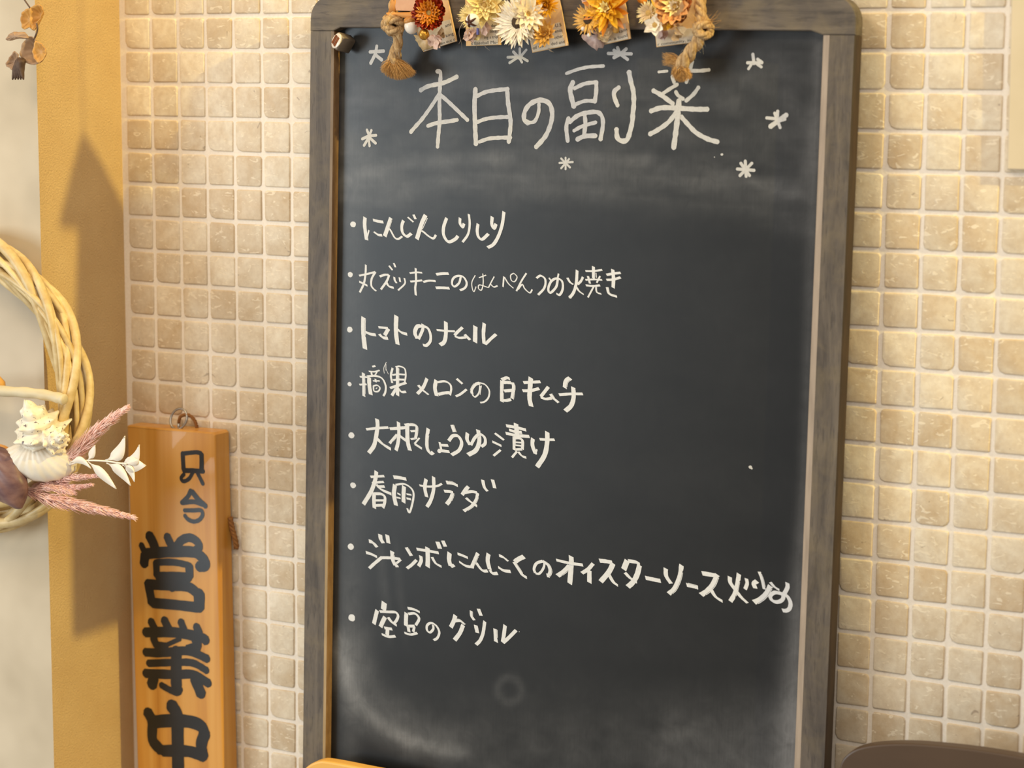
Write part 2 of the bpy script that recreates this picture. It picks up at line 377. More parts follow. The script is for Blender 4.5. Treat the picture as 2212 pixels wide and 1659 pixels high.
LINES = ["""@730 430 5.53
72 182,302
42 325,218 320,300 330,400 345,490
18 345,480 372,370
28 420,250 480,265 545,275
26 430,390 480,425 530,432
46 635,225 600,330 560,445
24 570,450 600,370 625,365 680,460 725,475 770,445
36 785,255 765,320 775,400 825,445 880,410
16 835,215 905,275
26 905,185 930,240
48 1050,190 1000,300 945,480
8 1070,228 1010,360
28 950,475 985,385 1020,390 1080,440 1140,470 1172,428
38 1300,225 1265,330 1265,430 1320,510 1400,480 1435,440
34 1460,225 1460,290 1490,335 1508,292
28 1565,180 1575,300 1555,420 1490,515
36 1675,295 1665,380 1680,450 1725,480 1800,415
40 1845,210 1840,300 1868,350 1890,295
38 1985,150 1965,300 1920,440 1860,540 1790,580""","""@730 430 5.53
62 148,903
24 335,785 330,900 310,1010 262,1115
20 255,915 350,895 450,870
24 450,870 405,950 400,1030 425,1070 460,1100
18 255,985 355,1035
24 500,925 560,905 610,905
26 615,905 585,980 515,1080
24 580,990 610,1040 670,1060
18 612,795 655,850
20 670,765 690,815
24 675,930 682,970 705,1005
20 735,935 745,990
20 795,945 800,1010 720,1090
18 858,885 940,875 1008,880
20 865,985 940,980 1008,970
26 930,825 935,980 925,1060 932,1150
22 1020,990 1090,975 1170,980
28 1175,900 1250,890 1325,890
28 1170,1060 1250,1060 1335,1065
26 1470,925 1450,1000 1395,1045 1365,1010 1378,950 1430,918 1500,930 1540,1000 1520,1060 1460,1090
@1000 430 5.53
12 150,910 110,990 115,1070 135,1105 160,1045
12 193,940 280,908
14 240,890 245,1000 225,1085 190,1070 200,1025 300,1055
14 375,925 340,990 305,1060
16 330,1015 370,1050 415,1035
18 480,1050 490,925
14 495,930 545,1010 605,1065
14 610,885 572,910 580,970 620,985 648,930 610,885
20 760,885 700,980 640,1100
18 660,1080 710,1020 740,1070 800,1120 830,1080
26 880,945 930,915 985,960 975,1060 900,1145
16 1030,940 1060,985
20 1145,890 1130,960
28 1135,960 1115,1050 1045,1120 1022,1070 1055,985 1120,948 1185,980 1195,1070 1160,1142 1118,1130
24 1250,940 1280,990 1320,1020
28 1435,930 1410,980 1370,1020
34 1365,850 1355,1000 1325,1110 1275,1180
12 1275,1185 1270,1155
20 1350,1040 1390,1100 1445,1140
20 1465,860 1560,860 1665,845
34 1560,805 1560,950
12 1590,880 1595,940
24 1495,920 1520,1010
20 1640,920 1600,1000
18 1465,965 1560,960 1665,965
22 1470,1030 1560,1038 1640,1030
20 1570,1035 1530,1110 1495,1175
20 1590,1035 1600,1110 1655,1135
26 1715,905 1800,890 1885,880
26 1715,965 1800,960 1885,935
40 1790,840 1800,950 1795,1060
32 1725,1055 1750,1130 1840,1165""","""@730 670 5.53
68 142,232
54 308,85 305,200 310,330 325,465
30 330,260 390,285 455,295
22 485,203 550,210 600,215
44 605,220 560,300
34 495,285 540,325 600,335
50 700,65 695,200 700,310 715,410
28 710,225 760,265 830,288
36 1015,165 1015,230 965,345
46 950,340 922,270 945,200 990,185
34 985,185 1070,210 1108,290 1105,370 1060,420 1018,415
20 1180,237 1300,248 1400,252
46 1290,138 1290,290 1270,380 1220,415
34 1490,205 1430,260 1395,300
24 1395,310 1450,330 1530,325
28 1515,290 1580,355
50 1643,190 1640,385
42 1750,155 1740,280 1748,405
34 1762,408 1830,340 1892,287""","""@730 670 5.53
50 140,883
36 305,750 310,880 312,1030
18 262,795 350,800
18 258,890 345,885
36 425,660 436,680
16 370,730 440,735 500,718
20 400,740 410,780
16 470,735 440,785
46 375,800 378,900 395,1010
24 350,790 450,785 530,815 572,900 568,980 545,1025
22 450,820 455,860
14 420,845 500,845
18 425,905 432,965 480,970 503,930 470,897 425,905
10 455,940 470,925
7 580,620 550,690 555,755
7 575,640 575,720
5 575,700 605,765
26 655,690 635,780 650,870
20 690,680 740,670 800,700 812,780 800,860
18 650,775 720,765 805,770
20 660,835 730,828 800,830
40 715,690 715,850 715,1020
26 625,930 700,905 820,865
34 700,930 645,1020
24 720,930 760,975 815,975
38 1065,815 1020,920 950,1000
26 960,895 1010,950 1085,1010
46 1175,835 1160,930 1182,1025
26 1190,860 1280,850 1340,885 1355,940 1340,1015
32 1200,1005 1270,990 1340,985
24 1420,818 1450,845 1490,880
26 1410,1030 1470,1000 1540,945
20 1700,900 1685,990 1640,1035 1605,1005
8 1718,900 1700,1010
36 1605,1000 1600,950 1640,890 1695,870
20 1690,866 1760,890 1808,960 1800,1040 1755,1092 1700,1105
@950 670 5.53
36 740,832 800,808 838,822
42 745,845 742,970 742,1095
34 745,862 800,862 855,866
42 868,862 885,920 865,1060
32 770,965 830,960 890,955
32 750,1075 800,1078 850,1065
30 1000,865 1100,860 1205,855
32 990,962 1090,960 1190,935
54 1090,805 1078,960 1075,1060 1095,1150
38 1300,915 1250,980 1210,1030
30 1205,1040 1270,1060 1340,1050
34 1325,1000 1360,1050 1420,1105
54 1560,810 1510,850 1495,930
28 1425,1010 1570,1000 1710,1000
52 1595,920 1600,1040 1570,1140 1500,1205""","""@730 880 5.53
72 163,333
26 338,262 470,248 605,240
48 468,138 475,220 455,360 430,460 370,545
30 465,370 540,440 635,500
30 620,255 710,250 815,240
42 725,175 730,300 720,420 695,515
34 710,325 620,430
26 740,340 820,400
48 830,210 835,400 862,515
36 800,212 880,205 940,225 942,300 930,370
22 870,285 930,280
20 870,380 930,370
20 975,365 915,435
22 915,435 1005,492
42 1080,252 1065,380 1070,490 1110,548 1140,535
24 1215,415 1235,500
26 1235,450 1320,455
52 1215,520
28 1230,515 1335,530
44 1368,212 1398,298
40 1325,400 1375,340 1440,345 1480,420 1450,510 1360,568
44 1550,305 1545,380 1580,450
36 1590,450 1640,360 1700,320 1755,360 1760,430 1715,470
50 1675,268 1690,400 1650,510 1555,568
22 1875,308 1985,390
22 1845,408 1955,460
26 1945,508 1860,578
@900 880 5.53
30 1070,218 1190,240 1310,270
52 1188,192 1195,260 1200,330
30 1105,268 1180,290 1260,300
32 1065,308 1200,335 1350,348
38 1168,355 1168,510
34 1160,365 1230,368 1268,405 1265,500
16 1170,415 1260,422
16 1170,450 1260,458
26 1170,503 1260,500
26 1200,525 1140,598
24 1215,530 1260,580 1312,600
46 1390,370 1385,450 1420,555
20 1422,560 1438,500
26 1470,380 1560,385 1650,385
54 1562,292 1560,420 1530,570 1440,712""","""@730 880 5.53
68 182,930
46 460,762 450,850 400,1000 305,1158
24 390,830 470,825 555,820
24 410,905 480,895 550,890
26 460,920 520,980 640,1035
26 480,945 560,945
42 435,1020 432,1110 437,1205
34 440,1030 520,1035 562,1070 560,1140 540,1200
22 450,1110 560,1110
26 440,1172 560,1165
34 665,832 740,840 820,856
48 682,925 670,1040 695,1172
24 690,925 790,915 870,960 905,1030 890,1150 855,1255 828,1205
46 790,940 785,1040 785,1138
16 710,1025 750,1045
16 700,1075 750,1085
16 820,1035 880,1045
20 820,1085 875,1098
24 975,930 1060,945 1180,940 1245,912
42 1055,855 1040,960 1062,1070
42 1145,828 1145,980 1110,1110 1065,1188
36 1295,895 1370,905 1435,935
30 1270,1000 1340,1005 1380,1018
46 1375,1020 1350,1090 1300,1158
42 1560,945 1520,990 1485,1045
32 1500,1020 1600,1005 1665,1020
38 1670,1020 1655,1100 1600,1180 1505,1238
26 1530,1080 1590,1130 1665,1180
36 1730,865 1750,950 1788,1002
38 1848,862 1875,965""","""@730 1130 5.53
74 155,282
34 370,212 420,235 470,288
28 335,350 400,370 470,405
34 375,540 440,480 530,405
46 505,135 515,190 545,240
44 590,140 605,240
28 520,412 640,415 750,430
24 755,435 700,480
48 650,335 660,440 690,505
24 685,512 725,512
36 820,290 850,340 880,390
34 825,540 880,500 940,440
28 940,310 1070,330 1205,355
52 1070,290 1075,420 1072,525
42 990,390 995,450 965,515
28 1125,405 1170,480 1240,520
46 1190,222 1220,305
38 1253,208 1285,280
52 1335,352 1330,440 1350,515
36 1350,520 1392,500
26 1430,365 1500,390 1555,415
28 1450,460 1530,510 1620,525
46 1675,358 1640,440 1600,530
32 1650,470 1700,540 1740,570 1790,570
48 1800,365 1790,450 1815,555
34 1815,560 1850,600 1910,600
26 1925,385 1980,410 2035,455
32 1915,525 1980,565 2065,578
@1050 1130 5.53
52 455,398 390,430 345,462
36 335,462 400,560 440,620 490,652
28 700,450 690,530 640,600 590,600
34 590,598 575,545 605,480 680,452
46 680,455 745,500 770,570 755,625
36 760,630 725,622
30 840,440 990,475 1160,500
56 1018,395 1018,500 1000,725
54 1000,510 930,580 855,630
42 1280,482 1220,550 1145,598
50 1235,560 1235,712
42 1355,448 1430,455 1510,470
58 1520,480 1470,580 1370,700
36 1460,600 1520,700 1578,746
62 1688,445 1645,555
36 1700,450 1790,465 1840,490
58 1835,500 1808,610 1760,700 1695,762
32 1660,590 1730,660 1805,705
40 1905,652 1990,670 2088,690
@1380 1130 5.53
48 322,540 328,630 385,722
54 510,500 490,640 430,780 358,845
42 570,735 640,750 705,768
44 755,598 840,612 930,628
60 940,615 890,730 820,810 745,858
36 860,790 920,880 1002,935
48 1088,640 1095,710 1150,790
34 1150,790 1220,880 1300,955
52 1198,605 1180,720 1150,840 1095,935
42 1285,660 1295,720 1270,790
52 1415,692 1375,720 1395,780
36 1440,580 1475,670 1502,790
62 1575,750 1520,850 1440,920 1375,945
28 1570,705 1620,760 1680,800
48 1775,712 1775,770 1740,840
46 1735,845 1715,915 1650,942 1592,920 1572,870 1620,830 1700,838
48 1690,840 1770,870 1812,950 1800,1020 1760,1045 1715,1042""","""@730 1130 5.53
84 165,1130
60 555,945 545,1040
44 470,1040 450,1120 430,1205
32 500,1055 600,1060 690,1065 720,1110 695,1170 665,1200
48 565,1120 535,1180 510,1240
28 600,1125 650,1185 705,1222
28 555,1250 600,1258 650,1265
42 595,1265 590,1340
28 525,1325 600,1355 690,1350
26 835,1015 910,1030 980,1062
46 820,1072 815,1150 815,1230
32 840,1085 920,1080 970,1140 930,1220
28 820,1230 920,1230
34 840,1240 850,1300
30 915,1235 900,1300
26 795,1310 870,1330 950,1312
28 1138,1215 1140,1265 1100,1305 1065,1275 1068,1220 1115,1192 1175,1225 1212,1300 1190,1370 1145,1398
48 1405,1100 1385,1170 1350,1245
34 1400,1165 1460,1165 1520,1210
46 1498,1215 1460,1310 1395,1398
36 1595,1048 1600,1110 1632,1160
38 1680,1022 1712,1105
42 1648,1218 1668,1310
38 1755,1172 1735,1310 1700,1400 1650,1452
46 1882,1268 1890,1420
42 1998,1218 1985,1320 1968,1425
38 1972,1430 2040,1370 2130,1278
10 2167,1297"""]
SIGN = """
@240 860 4.147
38 642,490 645,560 650,640
32 640,497 720,488 770,485 808,495
40 810,500 812,580 810,650
36 648,648 740,650 830,655
30 735,660 700,720 650,745 628,715 655,680
32 775,670 800,720 825,772
36 715,825 690,880 632,940
42 725,835 780,905 850,970
36 640,938 740,928 830,955
32 655,1005 740,1005 805,1005 820,1045 790,1090 740,1105 690,1085 660,1050
80 340,1225 375,1290 405,1370
70 500,1235 530,1300 560,1350
66 570,1350 630,1275 705,1250 770,1285 790,1335 750,1370
50 270,1312 300,1380
80 305,1400 295,1490
80 300,1395 500,1378 700,1375 790,1395
80 780,1395 835,1450 845,1500 780,1510
60 405,1470 410,1590
50 410,1470 560,1470 690,1495
70 700,1500 705,1600
74 420,1600 560,1600 700,1605
90 545,1620 545,1700
@240 1200 3.616
66 290,210 305,290 320,370
66 300,225 450,235 600,245 680,300
84 690,290 688,410
66 320,370 500,385 700,408
56 310,510 340,570
62 415,500 450,575
56 545,515 570,580
60 665,550 690,610
66 265,600 500,600 700,640 745,665
56 330,640 360,700 430,712
30 430,700 540,650
70 660,650 670,710 600,740
56 265,755 400,760 600,745 755,808
48 290,842 500,835 640,840 750,900
60 265,920 500,930 640,930 765,1000
86 510,740 510,1000 520,1060
80 335,950 318,1015
44 390,1010 460,1050 520,1075
80 655,960 705,1085
76 285,1220 322,1300 325,1440 390,1520
84 330,1300 450,1290 600,1295 700,1330 735,1400
84 735,1380 705,1480 720,1570
76 400,1525 600,1528 725,1570
95 470,1165 515,1250 520,1400 525,1690
"""
# ------------------------------------------------------------------ setting: tiled wall, pillar, cream panel
XC, YP = -1.18, -3.83            # pillar reveal and pillar front
wall = MB().box((XC - 1, 0, -40), (48, 2.5, 26)).build('wall_back', m_grout, smooth=False)
tag(wall, 'cream travertine mosaic wall with pale grout behind the chalkboard', kind='structure')
def tile_mesh(seed, n=3):
    rnd = random.Random(seed); h = .442; pts = []
    for cx, cz in ((1, 1), (-1, 1), (-1, -1), (1, -1)):
        r = rnd.uniform(.03, .10) * (2.4 if rnd.random() < .15 else 1)
        a0 = math.atan2(cz, cx) - math.pi / 4
        for k in range(n):
            a = a0 + math.pi / 2 * k / (n - 1); j = rnd.uniform(-.012, .012)
            pts.append((cx * (h - r) + r * math.cos(a) + j, cz * (h - r) + r * math.sin(a) + rnd.uniform(-.012, .012)))
    m = len(pts); vs = []; fs = []
    tx, tz = rnd.uniform(-.015, .015), rnd.uniform(-.015, .015)
    for y, k in ((0.0, 1.0), (-.022, .992), (-.040, .968), (-.046, .92)):
        vs += [(p[0] * k, y + (tx * p[0] + tz * p[1] if y < -.03 else 0), p[1] * k) for p in pts]
    for q in range(3):
        for j in range(m):
            j2 = (j + 1) % m; fs.append((q*m+j, (q+1)*m+j, (q+1)*m+j2, q*m+j2))
    fs.append(tuple(range(3*m, 4*m))[::-1])
    return vs, fs
TV = [tile_mesh(100 + k) for k in range(14)]
TM = [mesh(vs, fs, m_tile, True, 'tile') for vs, fs in TV]
for me in TM: me.polygons[len(me.polygons) - 1].use_smooth = True
stuff = MB()
for c in range(-2, 46):
    for r in range(-24, 37):
        x, z = c + .5, -(r + .5)
        if c == -2: continue
        if x - .45 < XC: continue
        q = project(V((x, 0, z))); vis = -60 < q[0] < 2270 and -60 < q[1] < 1720
        behind = 7 <= c <= 20
        if 26 <= c <= 27 and -3.87 < z: pass
        if vis and not behind: put('tile', TM[random.randrange(14)], wall, (x, 0, z))
        else:
            vs, fs = TV[random.randrange(14)]; stuff.add([V(v) + V((x, 0, z)) for v in vs], fs)
tag(stuff.build('tile_field', m_tile, wall), 'tiles hidden behind the chalkboard and beyond the frame', kind='stuff')
pil = MB().box((-30, YP, -40), (XC, 2.5, 26))
pil.i = [1 if k == 3 else 0 for k in range(6)]
tag(pil.build('wall_left', [m_plaster, m_yel], smooth=False), 'pillar with pale plaster front and yellow stucco side', kind='structure')
# thin grout bead in the corner
co = on_y(2177, 366, -.16)
pz = MB().prism([(co.x, co.z), (co.x + 7, co.z + .03), (co.x + 7, co.z + 9), (co.x - .1, co.z + 9)], -.22, 0.0, 0, .03)
tag(pz.build('cream_panel', m_cream, smooth=False), 'smooth cream sheet fixed over the tiles at the upper right', 'panel')

# ------------------------------------------------------------------ chalkboard
ang = 0.0098
BP = Plane((0, -.95, 0), (math.cos(ang), 0, -math.sin(ang)), (-math.sin(ang), .020, math.cos(ang)))
f = lambda pts, i: sum(BP.px(*p)[i] for p in pts) / len(pts)
xl = f([(658, 80), (661, 800), (665, 1650)], 0); xr = f([(1845, 80), (1818, 800), (1787, 1650)], 0)
il = f([(712, 100), (709, 650), (714, 1600)], 0); ir = f([(1774, 100), (1748, 700), (1716, 1650)], 0)
it = f([(730, 58), (1200, 62), (1700, 68)], 2); ot = it + .86; ib = -22.0; ob = ib - .86; DB = .33
board = empty('menu_chalkboard', BP.mat())
tag(board, 'tall black menu chalkboard in grey stained wood frame on tiled wall', 'chalkboard')
def arc(cx, cz, r, a0, a1, n=8): return [(cx + r * math.cos(math.radians(a0 + (a1 - a0) * k / n)), cz + r * math.sin(math.radians(a0 + (a1 - a0) * k / n))) for k in range(n + 1)]
jz = it - .10; cr = .62
MB().prism([(xl, jz), (il - .02, jz), (il + .22, it), (ir - .3, it), (ir + .02, jz), (xr, jz)] + arc(xr - cr, ot - cr, cr, 0, 90) + arc(xl + cr, ot - cr, cr, 90, 180), 0, .45, 0, .035).build('top_rail', [m_gwh], board, False)
MB().prism([(xl, ob + cr)] + arc(xl + cr, ob + cr, cr, 180, 270) + arc(xr - cr, ob + cr, cr, 270, 360) + [(xr, ib), (xl, ib)], 0, .45, 0, .035).build('bottom_rail', [m_gwh], board, False)
def stile(x0, x1, wx, ww, sgn):
    mb = MB(); z0, z1 = ib + .005, jz - .006; b = .035
    prof = [(x0, .45), (x0, b), (x0 + b, 0), (x1 - b, 0), (x1, b), (x1, .45)]
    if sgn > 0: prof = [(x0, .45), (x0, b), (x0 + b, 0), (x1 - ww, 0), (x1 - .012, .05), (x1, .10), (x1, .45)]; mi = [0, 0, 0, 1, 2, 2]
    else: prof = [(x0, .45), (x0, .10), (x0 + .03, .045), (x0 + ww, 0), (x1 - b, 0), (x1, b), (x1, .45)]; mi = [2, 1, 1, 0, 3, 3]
    n = len(prof); vs = [(p[0], p[1], z) for z in (z0, z1) for p in prof]
    for k in range(n - 1): mb.add([vs[k], vs[k+1], vs[n+k+1], vs[n+k]], [(0, 1, 2, 3)], mi[k])
    mb.add([vs[k] for k in range(n)], [tuple(range(n))[::-1]], 0); mb.add([vs[n + k] for k in range(n)], [tuple(range(n))], 0)
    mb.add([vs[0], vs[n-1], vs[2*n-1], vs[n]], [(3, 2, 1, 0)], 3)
    return mb
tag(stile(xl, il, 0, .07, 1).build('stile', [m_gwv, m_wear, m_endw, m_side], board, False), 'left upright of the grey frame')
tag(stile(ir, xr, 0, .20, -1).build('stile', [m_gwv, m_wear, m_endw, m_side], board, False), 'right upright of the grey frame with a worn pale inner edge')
# writing surface with a field of chalk dust
NX, NZ = 150, 200; vs = []; dust = []
x0, x1, z0, z1 = il - .1, ir + .1, ib - .1, it + .1
def gs(d, s): return math.exp(-(d / s) ** 2)
def sst(a, b, x): t = max(0, min(1, (x - a) / (b - a))); return t * t * (3 - 2 * t)
def dustf(px, py, l):
    n = noise.fractal(V((l[0] * .35, l[2] * .7, 0)), 1.0, 2.0, 4) ; n2 = noise.fractal(V((l[0] * .9, l[2] * 1.2, 5)), 1.0, 2.0, 4)
    n3 = noise.fractal(V((l[0] * .5, l[2] * 2.5, 9)), 1.0, 2.0, 3)
    L = 733; Rr = 1768 - (py - 80) * .0295
    d = .018 + .012 * n
    top = 1 - sst(350, 520, py)
    d += top * (.08 + .06 * n2 + .05 * n3)
    ya = 338 + 95 * abs((px - 1180) / 560) ** 2.6
    d += .10 * gs(py - ya, 16) * (1 + .6 * n2) + .07 * gs(py - ya - 45, 45) * (1 + n3)
    yb = 190 + 30 * ((px - 1100) / 400) ** 2
    d += .05 * gs(py - yb, 30) * (1 + n3) * (px < 1600)
    r = math.hypot((px - 1600) / 150, (py - 330) / 150); d += .07 * gs(r - 1, .12) * (px > 1600) * (py < 430)
    d += .09 * gs(px - L - 25, 35) * sst(100, 300, py)
    d += .10 * gs(px - L - 60, 40) * gs(py - 360, 60)
    d += (.16 + .34 * sst(900, 1600, py)) * gs(Rr - px, 14 + 26 * sst(1000, 1650, py))
    b = sst(1430, 1659, py); d += b * (.09 + .16 * sst(1300, 1650, px) + .07 * n2)
    rc = math.hypot((px - 1010) / 275, (py - 1390) / 235)
    e = (1 - sst(930, 1075, px)) * sst(1330, 1400, py)
    d += e * (.34 * gs(rc - 1.0, .07) * (1 + .5 * n2) + .15 * gs(rc - .86, .12))
    d *= 1 - e * .85 * sst(1.10, 1.24, rc)
    d += .13 * gs(px - L - 22, 22) * sst(1100, 1500, py)
    d += .20 * gs(math.hypot((px - 1462) / 36, (py - 1570 - abs(px - 1462) * .3) / 30), 1) * (1 + n2)
    d += .09 * gs(math.hypot(px - 1100, py - 1490) - 26, 9) + .05 * gs(math.hypot(px - 800, py - 1440), 14)
    for a, bb, wd in ((790, 930, 10), (815, 870, 7), (850, 880, 8)):
        xs = a + (py - 1190) * .10; d += .045 * gs(px - xs - (bb - a) * .2, wd) * sst(1130, 1200, py) * (1 - sst(1330, 1420, py))
    return max(0, d) * .62
for j in range(NZ + 1):
    for i in range(NX + 1):
        l = (x0 + (x1 - x0) * i / NX, DB, z0 + (z1 - z0) * j / NZ); vs.append(l)
        px, py = project(BP.world(l)); dust.append(dustf(px, py, l))
fs = [(j*(NX+1)+i, j*(NX+1)+i+1, (j+1)*(NX+1)+i+1, (j+1)*(NX+1)+i) for j in range(NZ) for i in range(NX)]
b = len(vs); vs += [(x0, DB + .1, z0), (x1, DB + .1, z0), (x1, DB + .1, z1), (x0, DB + .1, z1)]; dust += [0] * 4; fs.append((b + 3, b + 2, b + 1, b))
me = mesh(vs, fs, m_slate, True, 'writing_surface'); a = me.attributes.new('dust', 'FLOAT', 'POINT'); a.data.foreach_set('value', dust)
surf = put('writing_surface', me, board); tag(surf, 'black writing surface smeared with erased chalk')
def parse(txt):
    out = []; ox = oy = 0; s = 1
    for ln in txt.strip().splitlines():
        if ln[0] == '@': a = ln[1:].split(); ox, oy, s = float(a[0]), float(a[1]), float(a[2]); continue
        a = ln.split(); wd = float(a[0]) / s
        out.append((wd, [(ox + float(p.split(',')[0]) / s, oy + float(p.split(',')[1]) / s) for p in a[1:]]))
    return out
def strokes(txt, plane, off, wavy=0.0, cap=.5, ppx=None, chisel=True, lift=.0006):
    mb = MB(); k = 0
    for wd, pts in parse(txt):
        P = [plane.px(x, y, off) for x, y in pts]; k += 1; y = off - .004 - lift * (k % 12)
        q = plane.px(pts[0][0] + wd, pts[0][1], off); q2 = plane.px(pts[0][0], pts[0][1] + wd, off); w = ((q - P[0]).length + (q2 - P[0]).length) / 4 * 1.1
        if len(P) == 1:
            mb.add([(P[0].x + w * math.cos(t * math.pi / 6) * U(.9, 1.05), y, P[0].z + w * .88 * math.sin(t * math.pi / 6) * U(.9, 1.05)) for t in range(12)], [tuple(range(12))]); continue
        P2 = [V((p.x, p.z)) for p in P]
        if len(P2) == 2: P2 = [P2[0] + (P2[1] - P2[0]) * t for t in (0, .33, .66, 1)]
        else: P2 = catmull(P2, 5)
        m = len(P2); Lp = []; Rp = []; ph = U(0, 6); s = 0; NIB = V((math.cos(.50), -math.sin(.50))); T = [(P2[min(i + 1, m - 1)] - P2[max(i - 1, 0)]).normalized() for i in range(m)]
        cw = [abs(t.x * NIB.y - t.y * NIB.x) for t in T]; cm = max(cw); split = chisel and wd > 5.5 and R() < .28; i0 = int(U(0, m * .3)); i1 = int(U(m * .5, m)); gap = []
        for i, p in enumerate(P2):
            t = T[i]; n = V((-t.y, t.x))
            if i: s += (p - P2[i - 1]).length
            f = 1 + U(-.045, .045) + (wavy * math.sin(s * 26 + ph) if wavy else 0)
            if chisel: f *= .60 + .40 * cw[i] / cm
            a = V(p) + n * w * f; b_ = p - n * w * f
            if chisel and i in (0, m - 1):
                nn = NIB.dot(n); sh = max(-.5, min(.5, NIB.dot(t) / (nn if abs(nn) > .2 else .2 * (1 if nn >= 0 else -1)))) * w * .8; a = a + t * sh; b_ = b_ - t * sh
            if split and i0 <= i <= i1:
                gap.append((p + n * w * f * .74, a, i)); a = p + n * w * f * .64
            Lp.append(a); Rp.append(b_)
        yy = [y - .0009 * i / m for i in range(m)]
        vv = [(p.x, yy[i], p.y) for i, p in enumerate(Lp)] + [(p.x, yy[i], p.y) for i, p in enumerate(Rp)]
        ff = [(i, m + i, m + i + 1, i + 1) for i in range(m - 1)]
        if not chisel or cap > .4:
            for e, t, c, fc in ((0, -T[0], P2[0], 1), (m - 1, T[-1], P2[-1], 0)):
                b = len(vv); n = V((-T[e].y, T[e].x)); hw = (Lp[e] - Rp[e]).length / 2
                for q in (.5, 0, -.5): vv.append(((c + n * hw * q + t * hw * (.55 if q else .7)).x, yy[e], (c + n * hw * q + t * hw * (.55 if q else .7)).y))
                ff.append((e, b, b + 1, b + 2, m + e) if fc else (m + e, b + 2, b + 1, b, e))
        mb.add(vv, ff)
        if len(gap) > 1:
            g0 = [(a.x, yy[i], a.y) for a, b_, i in gap]; g1 = [(b_.x, yy[i], b_.y) for a, b_, i in gap]; L_ = len(gap)
            mb.add(g0 + g1, [(i, i + 1, L_ + i + 1, L_ + i) for i in range(L_ - 1)])
    return mb
tag(strokes(TITLE, BP, DB, .09, chisel=False).build('chalk_title', m_chalk, surf, False), 'large white chalk heading across the top')
WHERE = ['leftmost upper', 'left, beside the heading', 'top, under the ivory flower', 'top, under the yellow flower', 'top right', 'right of the heading', 'lower right of the heading', 'small, under the heading', 'two dots at mid right']
for t, wh in zip(STARS, WHERE): tag(strokes(t, BP, DB, chisel=False).build('chalk_star' if 'dots' not in wh else 'chalk_dot', m_chalk, surf, False), 'white chalk asterisk, ' + wh if 'dots' not in wh else 'tiny white chalk speck at mid right')
ORD = ['first', 'second', 'third', 'fourth', 'fifth', 'sixth', 'seventh', 'last']
for t, o_ in zip(LINES, ORD): tag(strokes(t, BP, DB, 0, .35).build('menu_line', m_marker, surf, False), o_ + ' bulleted white dish line of the menu')

# small magnet in the upper left corner of the frame
mg = empty('fridge_magnet', loc=BP.world((BP.px(741, 92, -.05))))
mgl = V(mg.location) / S
tag(mg, 'small white and brown striped block magnet in upper left corner of the chalkboard', 'magnet')
Rz = BP.M.to_4x4() @ Matrix.Rotation(math.radians(33), 4, 'Y') @ Matrix.Rotation(math.radians(-18), 4, 'Z') @ Matrix.Scale(.84, 4)
def rbox(sx, sy, sz, r=.08):
    mb = MB(); pts = []
    for cx, cz in ((1, 1), (-1, 1), (-1, -1), (1, -1)):
        a0 = math.degrees(math.atan2(cz, cx)) - 45; pts += arc(cx * (sx - r), cz * (sz - r), r, a0, a0 + 90, 4)
    return mb.prism(pts, -sy, sy, 0, .05)
rbox(.20, .28, .27).build('block', m_silver, mg, True, mat=Rz)
MB().prism(arc(0, 0, .27, 0, 360, 16)[:-1], -.31, -.27, 0, .015).build('face_plate', m_pearl, mg, True, mat=Rz @ Matrix.Scale(.78, 4, (1, 0, 0)))
for dx in (-.095, .035):
    MB().box((dx - .055, -.325, -.19 + abs(dx) * .3), (dx + .05, -.308, .15)).build('brown_stripe', m_copper, mg, False, mat=Rz)
# ------------------------------------------------------------------ cedar hanging sign
SP = Plane((0, -.80, 0), (1, 0, .013), (-.013, 0, 1))
g = lambda pts, i: sum(SP.px(*p)[i] for p in pts) / len(pts)
sl = g([(273, 930), (279, 1100), (284, 1239), (298, 1650)], 0); sr = g([(464, 945), (469, 1100), (473, 1239), (483, 1650)], 0); stp = SP.px(371, 927)[2]
sign = empty('wooden_sign', SP.mat()); tag(sign, 'narrow cedar shop sign with bold black brush lettering hanging in the corner', 'sign')
cb = .10
MB().prism([(sl, -26.5), (sr, -26.5), (sr, stp - .07), (sr - .09, stp), (sl + .02, stp), (sl, stp - .02)], 0, .68, 0, .05).build('board', m_cedar, sign, False)
tag(strokes(SIGN, SP, -.002, 0, .42, lift=.0004, chisel=False).build('brush_lettering', m_ink, sign, False), 'black brushed characters')
rc = SP.px(386, 905, .32)
MB().tube([rc + V((.30 * math.cos(t * math.pi / 10), .12 * math.sin(t * math.pi / 10), .30 * math.sin(t * math.pi / 10) - .0)) for t in range(21)], .035, 8, caps=False).build('split_ring', m_steel, sign)
MB().tube([SP.px(386, 915, .34), SP.px(386, 922, .34), SP.px(386, 932, .34)], .04, 8).build('screw_eye', m_steel, sign)
pts = catmull([SP.px(386, 915, .45), SP.px(390, 900, .35), SP.px(405, 896, .40), SP.px(418, 905, .45), SP.px(424, 918, .5), SP.px(427, 934, .55)], 5)
